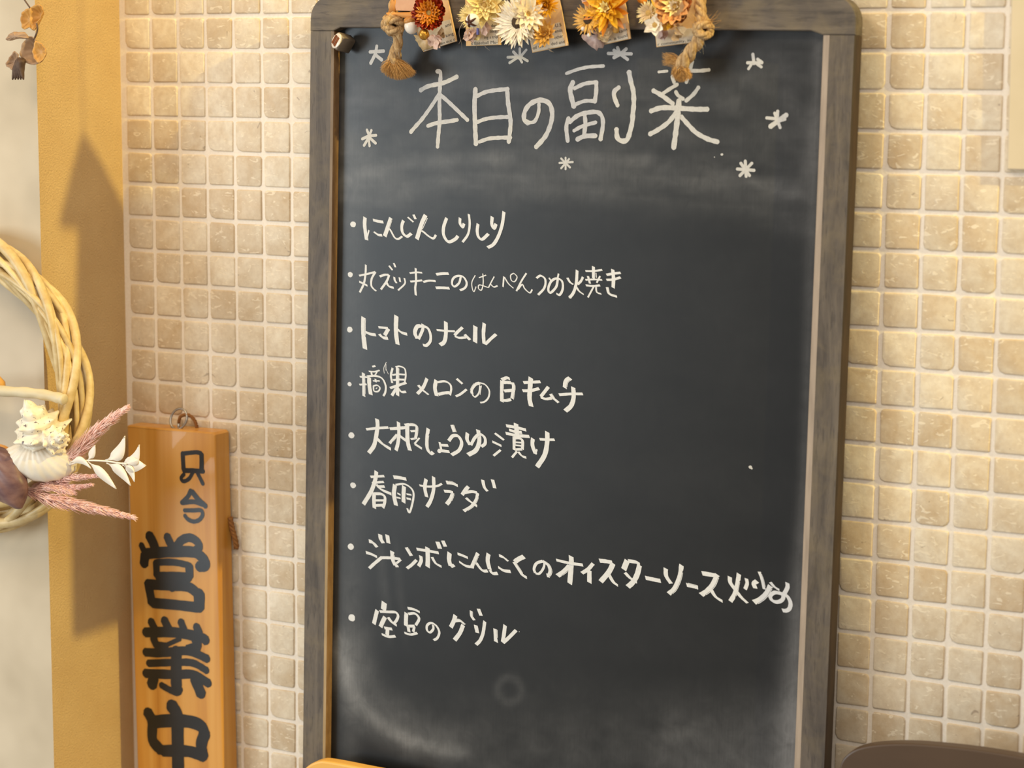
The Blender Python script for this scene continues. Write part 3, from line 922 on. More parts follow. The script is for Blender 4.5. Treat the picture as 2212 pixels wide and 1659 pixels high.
def rope_mb(pts, r, turns=1.0, n=3, sides=7, ph=0.0, mb=None, k=.52, rs=.58):
    mb = mb or MB(); pts = [V(p) for p in pts]; m = len(pts); L = [0.0]
    for a, b in zip(pts, pts[1:]): L.append(L[-1] + (b - a).length)
    for s in range(n):
        out = []; up = None
        for i, p in enumerate(pts):
            t = (pts[min(i + 1, m - 1)] - pts[max(i - 1, 0)]).normalized()
            if up is None: up = V((0, 1, 0)) if abs(t.y) < .9 else V((1, 0, 0))
            a = t.cross(up).normalized(); b = a.cross(t).normalized(); up = b
            rr = r[i] if isinstance(r, list) else r
            th = ph + 2 * math.pi * (s / n + turns * L[i]); out.append(p + (a * math.cos(th) + b * math.sin(th)) * rr * k)
        mb.tube(out, [(r[i] if isinstance(r, list) else r) * rs for i in range(m)], sides)
    return mb
rope_mb(pts, .055, 4).build('cord', m_cord, sign)
cl = catmull([SP.px(497, 1118, .6), SP.px(501, 1140, .60), SP.px(508, 1165, .62), SP.px(511, 1185, .65)], 5)
rope_mb(cl, .085, 2.4).build('cord', m_cord, sign)

# ------------------------------------------------------------------ flower garland on the top rail
class Local:
    def __init__(s, name, px, py, off, label, cat, group=None):
        s.b = BP.px(px, py, off); s.e = empty(name, Matrix.Translation(BP.world(s.b) * S) @ BP.M.to_4x4()); tag(s.e, label, cat, group)
    def p(s, x, y, off): return BP.px(x, y, off) - s.b
def petal_mesh(L, W, tip, cup, curl, mat, seed=0):
    rnd = random.Random(seed); vs = []; fs = []; n = 5
    for i in range(n + 1):
        t = i / n; w = W * (math.sin(math.pi * min(1, t ** tip * .92 + .08)) ** .8) * .5 if i < n else (0.004 if tip < 1.25 else W * .13)
        if i == 0: w = W * .28
        z = curl * t * t * L
        for k, s in ((0, -1), (1, 0), (2, 1)):
            vs.append((t * L, s * w, z + (abs(s) * cup * w) + rnd.uniform(-.01, .01) * L))
    for i in range(n):
        for k in range(2): a = i * 3 + k; fs.append((a, a + 3, a + 4, a + 1))
    return mesh(vs, fs, mat, True, 'petal')
def zrot(nv): return V(nv).normalized().to_track_quat('Z', 'X').to_matrix().to_4x4()
def flower(par, name, c, nv, rings, disc, squash=1.0, label=None, skip=None):
    M = Matrix.Translation(V(c) * S) @ zrot(nv) @ Matrix.Scale(squash, 4, (1, 0, 0))
    rd, md = disc; mb = MB().ball((0, 0, 0), (rd, rd, rd * .55), 14, 8, fn=lambda d: 1 + .08 * math.sin(d.x * 31) * math.cos(d.y * 37))
    o = mb.build(name, md, par, mat=M)
    if label: o['label'] = label
    for (n, L, W, tilt, base, mat, tip, cup, curl, zz) in rings:
        mes = [petal_mesh(L * k, W, tip, cup, curl, mat, q) for q, k in enumerate((1, .93, 1.06))]
        for i in range(n):
            th = 2 * math.pi * (i + U(-.25, .25)) / n
            if skip and skip(th): continue
            ti = math.radians(tilt + U(-7, 7))
            mm = Matrix.Rotation(th, 4, 'Z') @ Matrix.Translation((base * S, 0, zz * S)) @ Matrix.Rotation(-ti, 4, 'Y') @ Matrix.Rotation(U(-.25, .25), 4, 'X')
            put('petal', mes[i % 3], o, mat=mm)
    return o
def crinkle(lc, name, px, py, off, rad, mat, n=5, ragged=.25, tilt=(0, -1, 0), lab=None):    # crumpled dry petals
    mb = MB()
    for k in range(n):
        c = lc.p(px + U(-1, 1) * rad * 45, py + U(-1, 1) * rad * 40, off + U(-.12, .08)); q = zrot((U(-.7, .7), -1, U(-.7, .7))); rr = rad * U(.55, .95)
        m = 11; vs = [c]; 
        for j in range(m):
            a = 2 * math.pi * j / m; r = rr * U(1 - ragged, 1 + ragged); vs.append(c + (q @ V((math.cos(a) * r, math.sin(a) * r, U(-.25, .25) * rr))))
        mid = [c + (v - c) * .55 + (q @ V((0, 0, U(-.2, .2) * rr))) for v in vs[1:]]; b = len(vs); vs += mid
        fs = [(0, b + j, b + (j + 1) % m) for j in range(m)] + [(b + j, 1 + j, 1 + (j + 1) % m, b + (j + 1) % m) for j in range(m)]
        mb.add(vs, fs)
    o = mb.build(name, mat, lc.e)
    if lab: o['label'] = lab
    return o
def hairs(par, name, fn, n, r, mat, kind='stuff', seg=6):
    mb = MB()
    for k in range(n):
        pts = fn(k); mb.tube(pts, [r * (1 - .75 * i / (len(pts) - 1)) for i in range(len(pts))], 3, caps=False)
    o = mb.build(name, mat, par); o['kind'] = kind; return o
def card(lc, pts, off, mat, name='card', th=.05):
    P = [lc.p(x, y, off) for x, y in pts]
    return MB().prism([(p.x, p.z) for p in P], P[0].y, P[0].y + th, 0, .008).build(name, mat, lc.e, False)
TXT = {}
def text(lc, s, x, y, x2, y2, off, size):         # printed words running from (x, y) to (x2, y2)
    a = lc.p(x, y, off); b = lc.p(x2, y2, off)
    cu = bpy.data.curves.new('t', 'FONT'); cu.body = s; cu.size = 1.0; to = bpy.data.objects.new('t', cu); COL.objects.link(to)
    dg = bpy.context.evaluated_depsgraph_get(); me = bpy.data.meshes.new_from_object(to.evaluated_get(dg)); bpy.data.objects.remove(to); bpy.data.curves.remove(cu)
    xs = [v.co.x for v in me.vertices]; wdt = max(xs) - min(xs); L = (b - a).length; d = (b - a).normalized(); up = V((-d.z, 0, d.x))
    hz = size / 75 / .72
    for v in me.vertices:
        q = a + d * ((v.co.x - min(xs)) / wdt * L) + up * (v.co.y * hz); v.co = V((q.x, a.y, q.z)) * S
    me.materials.append(m_print); me.name = 'printed_text'; return put('printed_text', me, lc.e)
def bead(lc, name, px, py, off, r, mat, lab=None, sq=(1, 1, 1), fn=None):
    o = MB().ball(lc.p(px, py, off), (r * sq[0], r * sq[1], r * sq[2]), 16, 10, fn=fn).build(name, mat, lc.e)
    if lab: o['label'] = lab
    return o
FC = (.25, -1, .03)
GR = 'dried flower charms strung along the top rail'
# charm 1 : rust strawflower
c1 = Local('flower_charm', 935, 20, -.25, 'leftmost dried flower charm, rust-red strawflower on a tilted newsprint tag', 'flower charm', GR)
card(c1, [(914, 112), (986, 89), (961, -30), (875, -5)], -.12, m_card); card(c1, [(916, 111), (983, 89.5), (972, 42), (900, 60)], -.135, m_news, 'newsprint_strip', .012)
text(c1, 'he king', 951, 85, 980, 75, -.138, 6.2); text(c1, 'n frozen out o', 932, 104, 984, 87, -.138, 6.2); text(c1, 'atte', 962, 59, 976, 54, -.138, 6.2); text(c1, 'is', 913, 111, 919, 108, -.138, 5)
flower(c1.e, 'strawflower', c1.p(929, 28, -.62), (.2, -1, .02), [(18, .32, .26, 16, .20, p_red, 1.5, .6, .5, -.18), (18, .34, .24, 42, .22, p_red, 1.5, .6, .1, -.12), (20, .34, .19, 58, .24, p_red, 1.4, .6, -.25, -.08), (20, .30, .15, 62, .21, p_red, 1.3, .6, -.35, -.02),
     (18, .25, .12, 66, .17, p_amber, 1.2, .5, -.4, .04), (16, .20, .10, 66, .12, p_amber, 1.2, .5, -.5, .08), (12, .14, .07, 62, .07, p_amber, 1.2, .5, -.4, .12)], (.13, m_tan), label='rust-red strawflower with amber heart')
bead(c1, 'acorn', 889, 56, -.55, .20, m_bead, 'white acorn-shaped bead', (1, 1, 1.12)); 
MB().ball(c1.p(887, 46, -.56), (.19, .2, .13), 16, 8, fn=lambda d: 1 + .06 * math.sin(20 * d.x) * math.sin(22 * d.z)).build('acorn_cap', m_cap, c1.e, rot=None)
bead(c1, 'gold_bead', 916, 74, -.66, .145, m_gb, 'round gold bead', (1, 1, 1.08), lambda d: 1 + .05 * noise.noise(d * 5))
crinkle(c1, 'crumpled_petals', 940, 84, -.5, .19, p_pink, 6, .4, lab='crumpled dusty pink petals'); crinkle(c1, 'crumpled_petals', 952, 72, -.42, .12, p_beige, 4, .4, lab='small beige dry petals')
def fan(lc, c0, tips, off, mat, name, lab, off2=None):
    P = [lc.p(*c0, off)] + [lc.p(x, y, (off2 or off) + .04 * (k % 2)) for k, (x, y) in enumerate(tips)]; n = len(P)
    vs = P + [p + V((0, .03, 0)) for p in P]; fs = [(0, k, k + 1) for k in range(1, n - 1)] + [(n, n + k + 1, n + k) for k in range(1, n - 1)] + [(k, n + k, n + (k + 1) % n, (k + 1) % n) for k in range(n)]
    o = MB().add(vs, fs).build(name, mat, lc.e); o['label'] = lab; return o
fan(c1, (925, 80), [(893, 75), (898, 83), (897, 87), (902, 92), (905, 100), (909, 103), (913, 110), (922, 106), (930, 104), (938, 101), (944, 96)], -.33, p_beige, 'dry_leaf', 'pale beige notched leaf', -.25)
# charm 2 : pale yellow
c2 = Local('flower_charm', 1043, 20, -.25, 'second flower charm from the left, pale yellow blooms with a striped cotton pod', 'flower charm', GR)
card(c2, [(1006.5, 99.5), (1081, 97), (1078, -30), (1004, -30)], -.12, m_card); card(c2, [(1018, 98), (1076, 96), (1074, 42), (1014, 44)], -.135, m_news, 'newsprint_strip', .012)
text(c2, 'dec', 1061, 58, 1073, 58, -.138, 6); text(c2, 'like', 1059, 71, 1073, 70, -.138, 6.2); text(c2, 'ing a trip', 1046, 84, 1075, 82, -.138, 6.2); text(c2, 's Baseball Mu-', 1018, 97, 1075, 94, -.138, 6.4)
flower(c2.e, 'fringed_disc_flower', c2.p(1022, 34, -.42), (-.15, -1, .05), [(34, .34, .07, 6, .12, p_pale, .9, .2, .1, 0), (30, .30, .06, 26, .09, p_pale, .9, .2, .2, .02), (24, .22, .05, 48, .06, p_pale, .9, .2, .2, .03)], (.12, m_tan), .8, 'fringed pale yellow flower head')
flower(c2.e, 'strawflower', c2.p(1046, 10, -.60), (.1, -1, -.15), [(10, .52, .26, 8, .10, p_pale, .9, .4, .15, -.10), (9, .40, .22, 26, .10, p_pale, .9, .4, .1, -.05), (12, .20, .13, 76, .17, p_pale, .8, .5, -.45, 0), (10, .16, .10, 84, .11, p_pale, .8, .5, -.45, .02)], (.08, m_tan), label='pale yellow strawflower with closed heart')
flower(c2.e, 'strawflower', c2.p(1072, 18, -.45), (.3, -1, -.1), [(8, .34, .15, 12, .06, p_pale, .9, .4, .15, 0)], (.07, m_tan), label='half hidden small yellow bloom')
bead(c2, 'cotton_pod', 1021, 44, -.78, .185, m_white, 'white cotton ball split by a brown husk')
pc = c2.p(1021, 44, -.78); mb = MB()
for a in range(5):
    th = a * 1.257 + .5; pts = []
    for k in range(6):
        ph = k / 5 * 1.25; d = V((math.sin(ph) * math.cos(th), -math.cos(ph), math.sin(ph) * math.sin(th))); d = Matrix.Rotation(.35, 3, 'X') @ d; pts.append(pc + d * .19)
    mb.tube(pts, [.028, .034, .034, .03, .022, .008], 6)
mb.build('husk', m_stripe, c2.e)
crinkle(c2, 'crumpled_petals', 1014, 73, -.42, .19, p_pink, 6, .3, lab='dusty pink frayed petals'); crinkle(c2, 'crumpled_petals', 1050, 60, -.45, .15, p_pink, 5, .4, lab='dusty pink curled petals'); crinkle(c2, 'crumpled_petals', 1030, 82, -.3, .11, p_pale, 4, .3, lab='small pale yellow petals')
MB().box(c2.p(1029, 75, -.68), c2.p(1036, 61, -.60)).build('violet_stem', m_blue, c2.e, False)
hairs(c2.e, 'loose_fibres', lambda k: catmull([c2.p(*q) for q in ([(1000, 50, -.5), (993, 62, -.4), (992, 75, -.3), (996, 90, -.2), (998, 108, -.15)], [(986, 40, -.4), (996, 43, -.45), (1006, 44, -.5)], [(1028, 90, -.2), (1029, 98, -.2), (1030, 106, -.15)], [(1046, 97, -.2), (1050, 103, -.2), (1058, 109, -.15)], [(996, 86, -.25), (993, 92, -.2), (991, 95, -.15)])[k]], 4), 5, .011, m_hair)
# charm 3 : ivory sunflower-like
c3 = Local('flower_charm', 1140, 25, -.25, 'middle flower charm, big ivory strawflower with a dark brown eye', 'flower charm', GR)
card(c3, [(1150, 114), (1227, 98), (1203, -30), (1120, -30)], -.12, m_card); card(c3, [(1151, 112.5), (1221, 98), (1208, 48), (1140, 64)], -.135, m_news, 'newsprint_strip', .012)
text(c3, 'U.S', 1200, 59, 1213, 56, -.138, 6.4); text(c3, 'ends', 1199, 71, 1215, 68, -.138, 6.4); text(c3, 'other', 1198, 85, 1217, 80, -.138, 6.4); text(c3, 'ded and', 1191, 98, 1220, 93, -.138, 6.4); text(c3, 'of the', 1151, 107, 1178, 101, -.138, 6)
flower(c3.e, 'strawflower', c3.p(1119, 48, -.50), (-.10, -1, 0), [(36, .60, .15, 5, .13, p_white, .8, .5, .12, -.03), (32, .52, .14, 14, .14, p_white, .8, .5, .10, 0), (26, .36, .12, 20, .16, p_white, .8, .5, .05, .02)], (.20, m_dark), .95, 'large ivory strawflower with dark brown eye')
flower(c3.e, 'strawflower', c3.p(1141, 30, -.72), (.62, -.8, .12), [(14, .46, .17, 16, .08, p_white, .9, .4, .25, -.06), (13, .40, .17, 44, .08, p_white, .9, .4, -.1, 0), (9, .28, .14, 70, .06, p_white, .9, .4, -.2, .02)], (.10, m_tan), label='ivory bloom folded against the first')
flower(c3.e, 'fluffy_bloom', c3.p(1180, 12, -.45), (.2, -1, .1), [(30, .36, .05, 14, .06, p_gold, .9, .2, .3, 0), (40, .33, .05, 40, .06, p_gold, .9, .2, .2, 0), (34, .28, .05, 66, .05, p_gold, .9, .2, .1, 0), (20, .25, .05, 84, .03, p_gold, .9, .2, .1, 0)], (.10, m_gb), label='fluffy golden bloom')
flower(c3.e, 'ochre_flower', c3.p(1178, 74, -.42), (.1, -1, .2), [(13, .36, .13, 12, .05, p_ochre, .9, .5, .2, 0), (11, .30, .11, 34, .05, p_ochre, .9, .5, .2, 0), (9, .2, .08, 60, .03, p_ochre, .9, .5, .2, 0)], (.07, m_tan), label='dry ochre flower')
crinkle(c3, 'crumpled_petals', 1135, 4, -.5, .14, p_pink, 5, .3, lab='dusty pink petals')
hairs(c3.e, 'loose_fibres', lambda k: catmull([c3.p(*q) for q in ([(1186, 105, -.2), (1189, 109, -.2), (1196, 113, -.15)], [(1184, 104, -.2), (1188, 110, -.2), (1193, 112, -.15)])[k]], 4), 2, .02, m_hair)
# charm 4 : golden
c4 = Local('flower_charm', 1300, 25, -.25, 'fourth flower charm, golden yellow strawflower above a pointed mauve leaf', 'flower charm', GR)
card(c4, [(1302, 97), (1362, 83.5), (1345, -30), (1280, -30)], -.12, m_card); card(c4, [(1302, 95.5), (1357, 83.5), (1350, 50), (1295, 64)], -.135, m_news, 'newsprint_strip', .012)
text(c4, 'tain', 1337, 72, 1355, 66, -.138, 6.2); text(c4, 'is found', 1327, 87, 1356, 79, -.138, 6.2); text(c4, 'man', 1304, 92, 1320, 88, -.138, 6.2)
flower(c4.e, 'strawflower', c4.p(1310, 18, -.55), (.05, -1, .1), [(10, .62, .20, 6, .10, p_deep, .9, .4, .05, -.12), (10, .55, .20, 14, .12, p_gold, .9, .5, .1, -.08), (10, .40, .18, 34, .14, p_gold, .9, .5, 0, -.02), (10, .32, .15, 62, .14, p_gold, .9, .5, -.35, 0), (9, .24, .13, 74, .10, p_gold, .9, .5, -.4, .03), (7, .18, .10, 80, .06, p_pale, .9, .5, -.4, .05)], (.09, m_tan), label='golden strawflower with pointed petals')
flower(c4.e, 'toothed_flower', c4.p(1271, 42, -.48), (-.2, -1, 0), [(26, .38, .085, 4, .10, p_ochre, .9, .4, .05, 0), (22, .30, .08, 16, .10, p_ochre, .9, .4, .05, .02)], (.16, m_dark), .9, 'ochre toothed flower with dark centre')
crinkle(c4, 'crumpled_petals', 1306, 68, -.42, .17, p_beige, 7, .35, lab='curled beige petals'); crinkle(c4, 'crumpled_petals', 1300, 80, -.3, .12, p_beige, 4, .3, lab='flat beige petals')
for q in ((1260, 62), (1278, 66), (1273, 76)): bead(c4, 'berry', *q, -.5, .062, m_bead)
fan(c4, (1288, 76), [(1257, 74), (1256, 80), (1260, 86), (1266, 90), (1271, 96), (1278, 102), (1284, 105), (1289, 110), (1292, 103), (1296, 104), (1302, 104), (1305, 96), (1303, 84), (1300, 74), (1290, 68), (1275, 68)], -.30, p_lil, 'dry_leaf', 'pointed mauve leaf', -.22)
crinkle(c4, 'crumpled_petals', 1262, 4, -.4, .10, p_pink, 3, .3, lab='small pink petals')
MB().tube(catmull([c4.p(1329, 50, -.42), c4.p(1331, 60, -.40), c4.p(1330, 70, -.36)], 4), [.09] * 4 + [.09] * 4 + [.07], 8).build('stem', p_ochre, c4.e)
# charm 5 : peach
c5 = Local('flower_charm', 1445, 25, -.25, 'rightmost flower charm, peach strawflower beside a small white blossom', 'flower charm', GR)
card(c5, [(1418, 102), (1505, 91), (1500, -30), (1405, -30)], -.12, m_card); card(c5, [(1419, 100.5), (1503, 90.5), (1500, 60), (1415, 68)], -.135, m_news, 'newsprint_strip', .012)
text(c5, 'r community, in', 1421, 99, 1492, 89, -.138, 5.4)
flower(c5.e, 'strawflower', c5.p(1459, 14, -.58), (.05, -1, .12), [(14, .38, .34, 30, .24, p_peach, 1.6, .6, .4, -.20), (13, .38, .32, 56, .26, p_peach, 1.6, .6, -.1, -.12), (12, .34, .26, 70, .25, p_peach, 1.5, .6, -.4, -.02), (10, .26, .13, 82, .14, p_pale, .8, .6, -.4, .02), (7, .2, .1, 86, .08, p_white, .8, .6, -.3, .03)], (.11, m_tan), label='full peach strawflower')
flower(c5.e, 'pale_disc_flower', c5.p(1401, 28, -.42), (-.3, -1, .1), [(28, .28, .07, 6, .10, p_pale, .9, .3, .1, 0), (24, .26, .06, 24, .06, p_beige, .9, .3, .1, 0)], (.10, m_tan), .85, 'pale fringed flower head')
flower(c5.e, 'white_blossom', c5.p(1415, 54, -.62), (0, -1, .05), [(6, .26, .24, 14, .06, p_white, .6, .3, .15, 0), (5, .2, .2, 34, .05, p_white, .6, .3, .1, 0)], (.085, m_tan), label='small white blossom with tan centre')
crinkle(c5, 'crumpled_petals', 1443, 56, -.52, .12, p_gold, 5, .45, lab='golden curled petals'); crinkle(c5, 'crumpled_petals', 1470, 62, -.45, .14, p_beige, 6, .4, lab='beige dry petals'); crinkle(c5, 'crumpled_petals', 1432, 78, -.32, .14, p_lil, 5, .35, lab='mauve petals'); crinkle(c5, 'crumpled_petals', 1462, 78, -.3, .12, p_beige, 4, .35, lab='flat beige petals')
fan(c5, (1412, 6), [(1404, -8), (1409, 10), (1420, 20), (1432, 27), (1425, 14), (1417, 2)], -.66, p_gold, 'dry_leaf', 'golden sliver of leaf')
fan(c5, (1385, -8), [(1372, -10), (1378, 4), (1388, 10), (1396, 4), (1398, -8)], -.3, p_deep, 'dry_leaf', 'orange leaf tip', -.25)
# kraft paper fold at the left knot
kf = Local('kraft_paper_tag', 875, 10, -.4, 'folded pinkish kraft paper tag above the left rope knot', 'paper tag')
card(kf, [(855, 23), (896, 24), (902, -30), (846, -30)], -.42, m_kraft, 'paper', .02)
mb = MB(); A = kf.p(838, 27, -.52); Bq = kf.p(896, 26, -.50)
for k in range(9):
    t = k / 8; c = A + (Bq - A) * t; hgt = .16 * math.sin(math.pi * min(.5 + .5 * (1 - t), t * 3 + .05)) + .02
    for j in range(5): th = j / 4 * math.pi; mb.v.append(c + V((0, -.10 * math.sin(th) , -hgt * (1 - math.cos(th)) / 2 * 1.05)))
for k in range(8):
    for j in range(4): a = k * 5 + j; mb.f.append((a, a + 1, a + 6, a + 5)); mb.i.append(0)
mb.build('rolled_edge', m_kraft2, kf.e)
fan(kf, (851, 5), [(846, -12), (842, 14), (838, 27), (855, 25), (855, -12)], -.44, m_kraft2, 'folded_edge', 'orange inner side of the fold')

# ropes
def rope_end(name, label, main, r, knot, tail, fray_c, fray_tips, nf, loc):
    lc = Local(name, *loc, label, 'rope')
    if main: rope_mb(catmull([lc.p(*q) for q in main], 8), r, 1.3).build('strands', m_jute, lc.e)
    kc = lc.p(*knot[:3]); kr = knot[3]; mb = MB()
    for s in range(4):      # wrapped loops of the knot
        ax = Matrix.Rotation(.5 + s * .72, 3, 'Y') @ Matrix.Rotation(.35 * s, 3, 'X')
        pts = [kc + ax @ V((kr * .72 * math.cos(t), kr * .62 * math.sin(t), kr * .30 * math.sin(t * 1.0 + s) + (s - 1.5) * kr * .14)) for t in [2 * math.pi * k / 20 for k in range(21)]]
        rope_mb(pts, kr * .40, 1.6, mb=mb)
    mb.build('knot', m_jute, lc.e)
    tp = catmull([lc.p(*q[:3]) for q in tail], 8); m = len(tp); rr = [q[3] for q in tail]
    rad = [rr[min(len(rr) - 1, int(i / m * (len(rr) - 1)))] * (1 - (i / m * (len(rr) - 1)) % 1) + rr[min(len(rr) - 1, int(i / m * (len(rr) - 1)) + 1)] * ((i / m * (len(rr) - 1)) % 1) for i in range(m)]
    rope_mb(tp, rad, .9, ph=.6).build('tail', m_jute, lc.e)
    end = tp[-1]; back = tp[-9]
    def fib(k):
        a, b = fray_tips[0], fray_tips[1]; t = R(); mid = fray_tips[2]
        tx = (1-t)**2 * a[0] + 2*t*(1-t) * mid[0] + t*t * b[0]; ty = (1-t)**2 * a[1] + 2*t*(1-t) * mid[1] + t*t * b[1]
        tip = lc.p(tx + U(-4, 4), ty + U(-7, 4), fray_c + U(-.22, .18)); st = back + (end - back) * U(.1, 1) + V((U(-.10, .10), U(-.1, .1), 0))
        c = (st + tip) / 2 + V(((tip.x - st.x) * U(.0, .25), U(-.12, .05), U(-.05, .06))); return catmull([st, c, tip], 4)
    hairs(lc.e, 'frayed_fibres', fib, int(nf * 3), .0075, m_jute2)
    def wild(k):
        s0 = tp[int(U(0, m - 1))]; d = V((U(-1, 1), U(-1, .2), U(-1, 1))).normalized(); return catmull([s0, s0 + d * U(.1, .22), s0 + d * U(.2, .42) + V((0, 0, -U(0, .2)))], 4)
    hairs(lc.e, 'stray_fibres', wild, 34, .0055, m_hair)
    return lc
rope_end('jute_rope', 'jute garland rope with a frayed end knotted over the upper left of the board', [(850, 46, -.30), (850, 10, -.22), (868, -22, -.20), (940, -34, -.20), (1180, -38, -.20), (1440, -36, -.20), (1490, -32, -.25)], .13, (850, 52, -.45, .30), [(857, 66, -.40, .17), (860, 84, -.38, .13), (857, 104, -.36, .15), (852, 122, -.34, .19), (850, 136, -.32, .17)],
         -.28, [(824, 150), (897, 158), (856, 186)], 460, (850, 40, -.4))
rope_end('jute_rope', 'frayed jute rope end with knot over the right side of the heading', [(1511, -25, -.35), (1512, 0, -.38), (1513, 25, -.42), (1518, 48, -.45)], .15, (1520, 62, -.5, .26), [(1516, 72, -.5, .17), (1506, 92, -.48, .16), (1490, 114, -.44, .17), (1478, 134, -.40, .19), (1470, 146, -.36, .15)],
         -.30, [(1452, 160), (1494, 166), (1464, 186)], 300, (1515, 40, -.4))
lr = [o for o in bpy.data.objects if o.name.startswith('jute_rope')][-1]
lb = BP.px(1515, 40, -.4)
def side(k):
    st = BP.px(U(1464, 1480), U(128, 150), -.42) - lb; tip = BP.px(U(1429, 1442), U(113, 142), U(-.5, -.2)) - lb; return catmull([st, (st + tip) / 2 + V((0, 0, U(.0, .12))), tip], 4)
hairs(lr, 'frayed_fibres', side, 120, .008, m_jute2)
def top(k):
    st = BP.px(U(1505, 1530), U(48, 62), -.6) - lb; d = V((U(-.3, .5), U(-.3, .1), U(.0, .35))); return [st, st + d * .5, st + d]
hairs(lr, 'frayed_fibres', top, 40, .010, m_jute2)

# ------------------------------------------------------------------ shell wreath on the pillar
WC = V((-3.65, -4.42, -10.80)); RW = 4.02
wr = empty('willow_wreath', loc=WC); tag(wr, 'bleached willow wreath with seashells and pink plumes hanging on the pillar', 'wreath')
def wp(x, y, Y): return on_y(x, y, Y) - WC
for k in range(13):
    ph = 2 * math.pi * k / 13; tn = 3 if k % 3 else 2; amp = .44 if k % 2 else .32; pts = []; a0 = U(0, 6.28)
    for i in range(97):
        th = 2 * math.pi * i / 96 + math.pi; q = tn * th * (1 if k % 4 else -1) + ph
        r = RW + amp * math.cos(q) + .06 * math.sin(3 * th + k); pts.append(V((r * math.cos(th), .36 * math.sin(q) + .05 * math.sin(5 * th + k), r * math.sin(th))))
    rr = [.085 + .03 * (k % 3) + .015 * math.sin(i * .13 + k) for i in range(97)]
    MB().tube(pts, rr, 9, caps=False).build('willow_twig', m_willow, wr)
dp = catmull([wp(-170, 852, -5.0), wp(-60, 842, -5.02), wp(20, 846, -5.05), wp(75, 850, -5.06), wp(120, 858, -5.08), wp(141, 864, -5.1)], 6)
MB().tube(dp, [.155 + .012 * math.sin(i * 1.3) for i in range(len(dp) - 2)] + [.17, .12], 12).build('driftwood_stick', m_drift, wr)
fl = MB().tube([wp(-8, 806, -4.9), wp(0, 828, -4.9), wp(6, 843, -4.9)], [.02, .16, .10], 5).build('leaf', m_leafy, wr); fl['label'] = 'amber dry leaf'
# spiky conch
def conch(name, c, L, r0, axis, nw, parent, seed):
    q = zrot(axis).to_3x3(); vs = []; fs = []; nt_, nu = 64, 56
    for i in range(nt_ + 1):
        t = i / nt_
        for j in range(nu):
            th = 2 * math.pi * j / nu; tt = t * nw - j / nu; w = tt - math.floor(tt); s = max(0, t)
            env = (s ** .85) if s < .72 else (.756 + .05 * math.sin((s - .72) * 12)) * max(.06, 1 - ((s - .72) / .28) ** 1.5 * .8)
            sh = math.exp(-((w - .42) / .17) ** 2); kn = max(0, math.cos(7 * th + 1.7 * math.floor(tt) + seed)) ** 1.2
            r = r0 * (env * (.80 + .20 * math.sin(math.pi * w)) + .02) * (1 + sh * (.05 + .24 * kn) * min(1, s * 2.2)) * (1 + .05 * noise.noise(V((th * 2, t * 9, seed))))
            vs.append(c + q @ V((r * math.cos(th), r * math.sin(th), L * (.5 - t) + sh * kn * .05)))
    for i in range(nt_):
        for j in range(nu): j2 = (j + 1) % nu; fs.append((i*nu+j, (i+1)*nu+j, (i+1)*nu+j2, i*nu+j2))
    return MB().add(vs, fs).build(name, m_conch, parent)
o = conch('spiral_shell', wp(80, 913, -5.30), 1.55, .98, (-.18, -.50, 1), 4.6, wr, 1); o['label'] = 'large knobbly white spiral shell'
o = conch('spiral_shell', wp(124, 947, -5.55), .95, .50, (1, -.45, .35), 4.2, wr, 2); o['label'] = 'smaller speckled spiral shell'
def scallop(name, c, w, h, nv, mat, ribs, parent, spin=0, label=None, depth=.32):
    nu, nr = ribs * 4, 10; vs = []; fs = []; q = zrot(nv).to_3x3() @ Matrix.Rotation(spin, 3, 'Z')
    for i in range(nr + 1):
        t = i / nr
        for j in range(nu + 1):
            a = math.pi * (-.08 + 1.16 * j / nu); e = (1 + .035 * math.cos(2 * math.pi * j / 4) * t)
            x = math.cos(a) * w * t * e; y = -h * .45 + (math.sin(a) * h * .95 + 0) * t * e; x *= 1 - .18 * (1 - t)
            z = depth * (1 - (t * .98) ** 2.2) * math.sin(math.pi * min(1, max(.0, t + .12))) ** .5 + .022 * math.cos(2 * math.pi * j / 4) * t ** .5
            vs.append(c + q @ V((x, y, depth * math.cos(t * math.pi / 2) * (.35 + .65 * t) * 1.2 + .02 * math.cos(math.pi * j / 2) * t)))
    for i in range(nr):
        for j in range(nu): b = i * (nu + 1) + j; fs.append((b, b + 1, b + nu + 2, b + nu + 1))
    o = MB().add(vs, fs).build(name, mat, parent); o['label'] = label
    md = o.modifiers.new('thick', 'SOLIDIFY'); md.thickness = .04 * S; return o
def cockle(name, c, rx, ry, rz, mat, ribs, parent, rot, label, amp=.03):
    q = rot; vs = []; fs = []; nu, nv = ribs * 14, 34
    for i in range(nv + 1):
        ph = math.pi * i / nv
        for j in range(nu):
            th = 2 * math.pi * j / nu; d = V((math.sin(ph) * math.cos(th), math.sin(ph) * math.sin(th), math.cos(ph)))
            k = 1 + amp * math.cos(math.atan2(d.x + .12, 1.15 - d.z) * ribs * 1.9) * (1 if d.y < .15 else 0)
            vs.append(c + q @ V((d.x * rx * k, d.y * ry * k, d.z * rz * k * (1.0 - .12 * abs(d.x)))))
    for i in range(nv):
        for j in range(nu): j2 = (j + 1) % nu; fs.append((i*nu+j, (i+1)*nu+j, (i+1)*nu+j2, i*nu+j2))
    o = MB().add(vs, fs).build(name, mat, parent); o['label'] = label; return o
cockle('scallop_shell', wp(86, 996, -5.25), 1.16, .42, .60, m_shell, 20, wr, Matrix.Rotation(math.radians(4), 3, 'Y') @ Matrix.Rotation(math.radians(12), 3, 'Z'), 'smooth cream ribbed clam shell', .016)
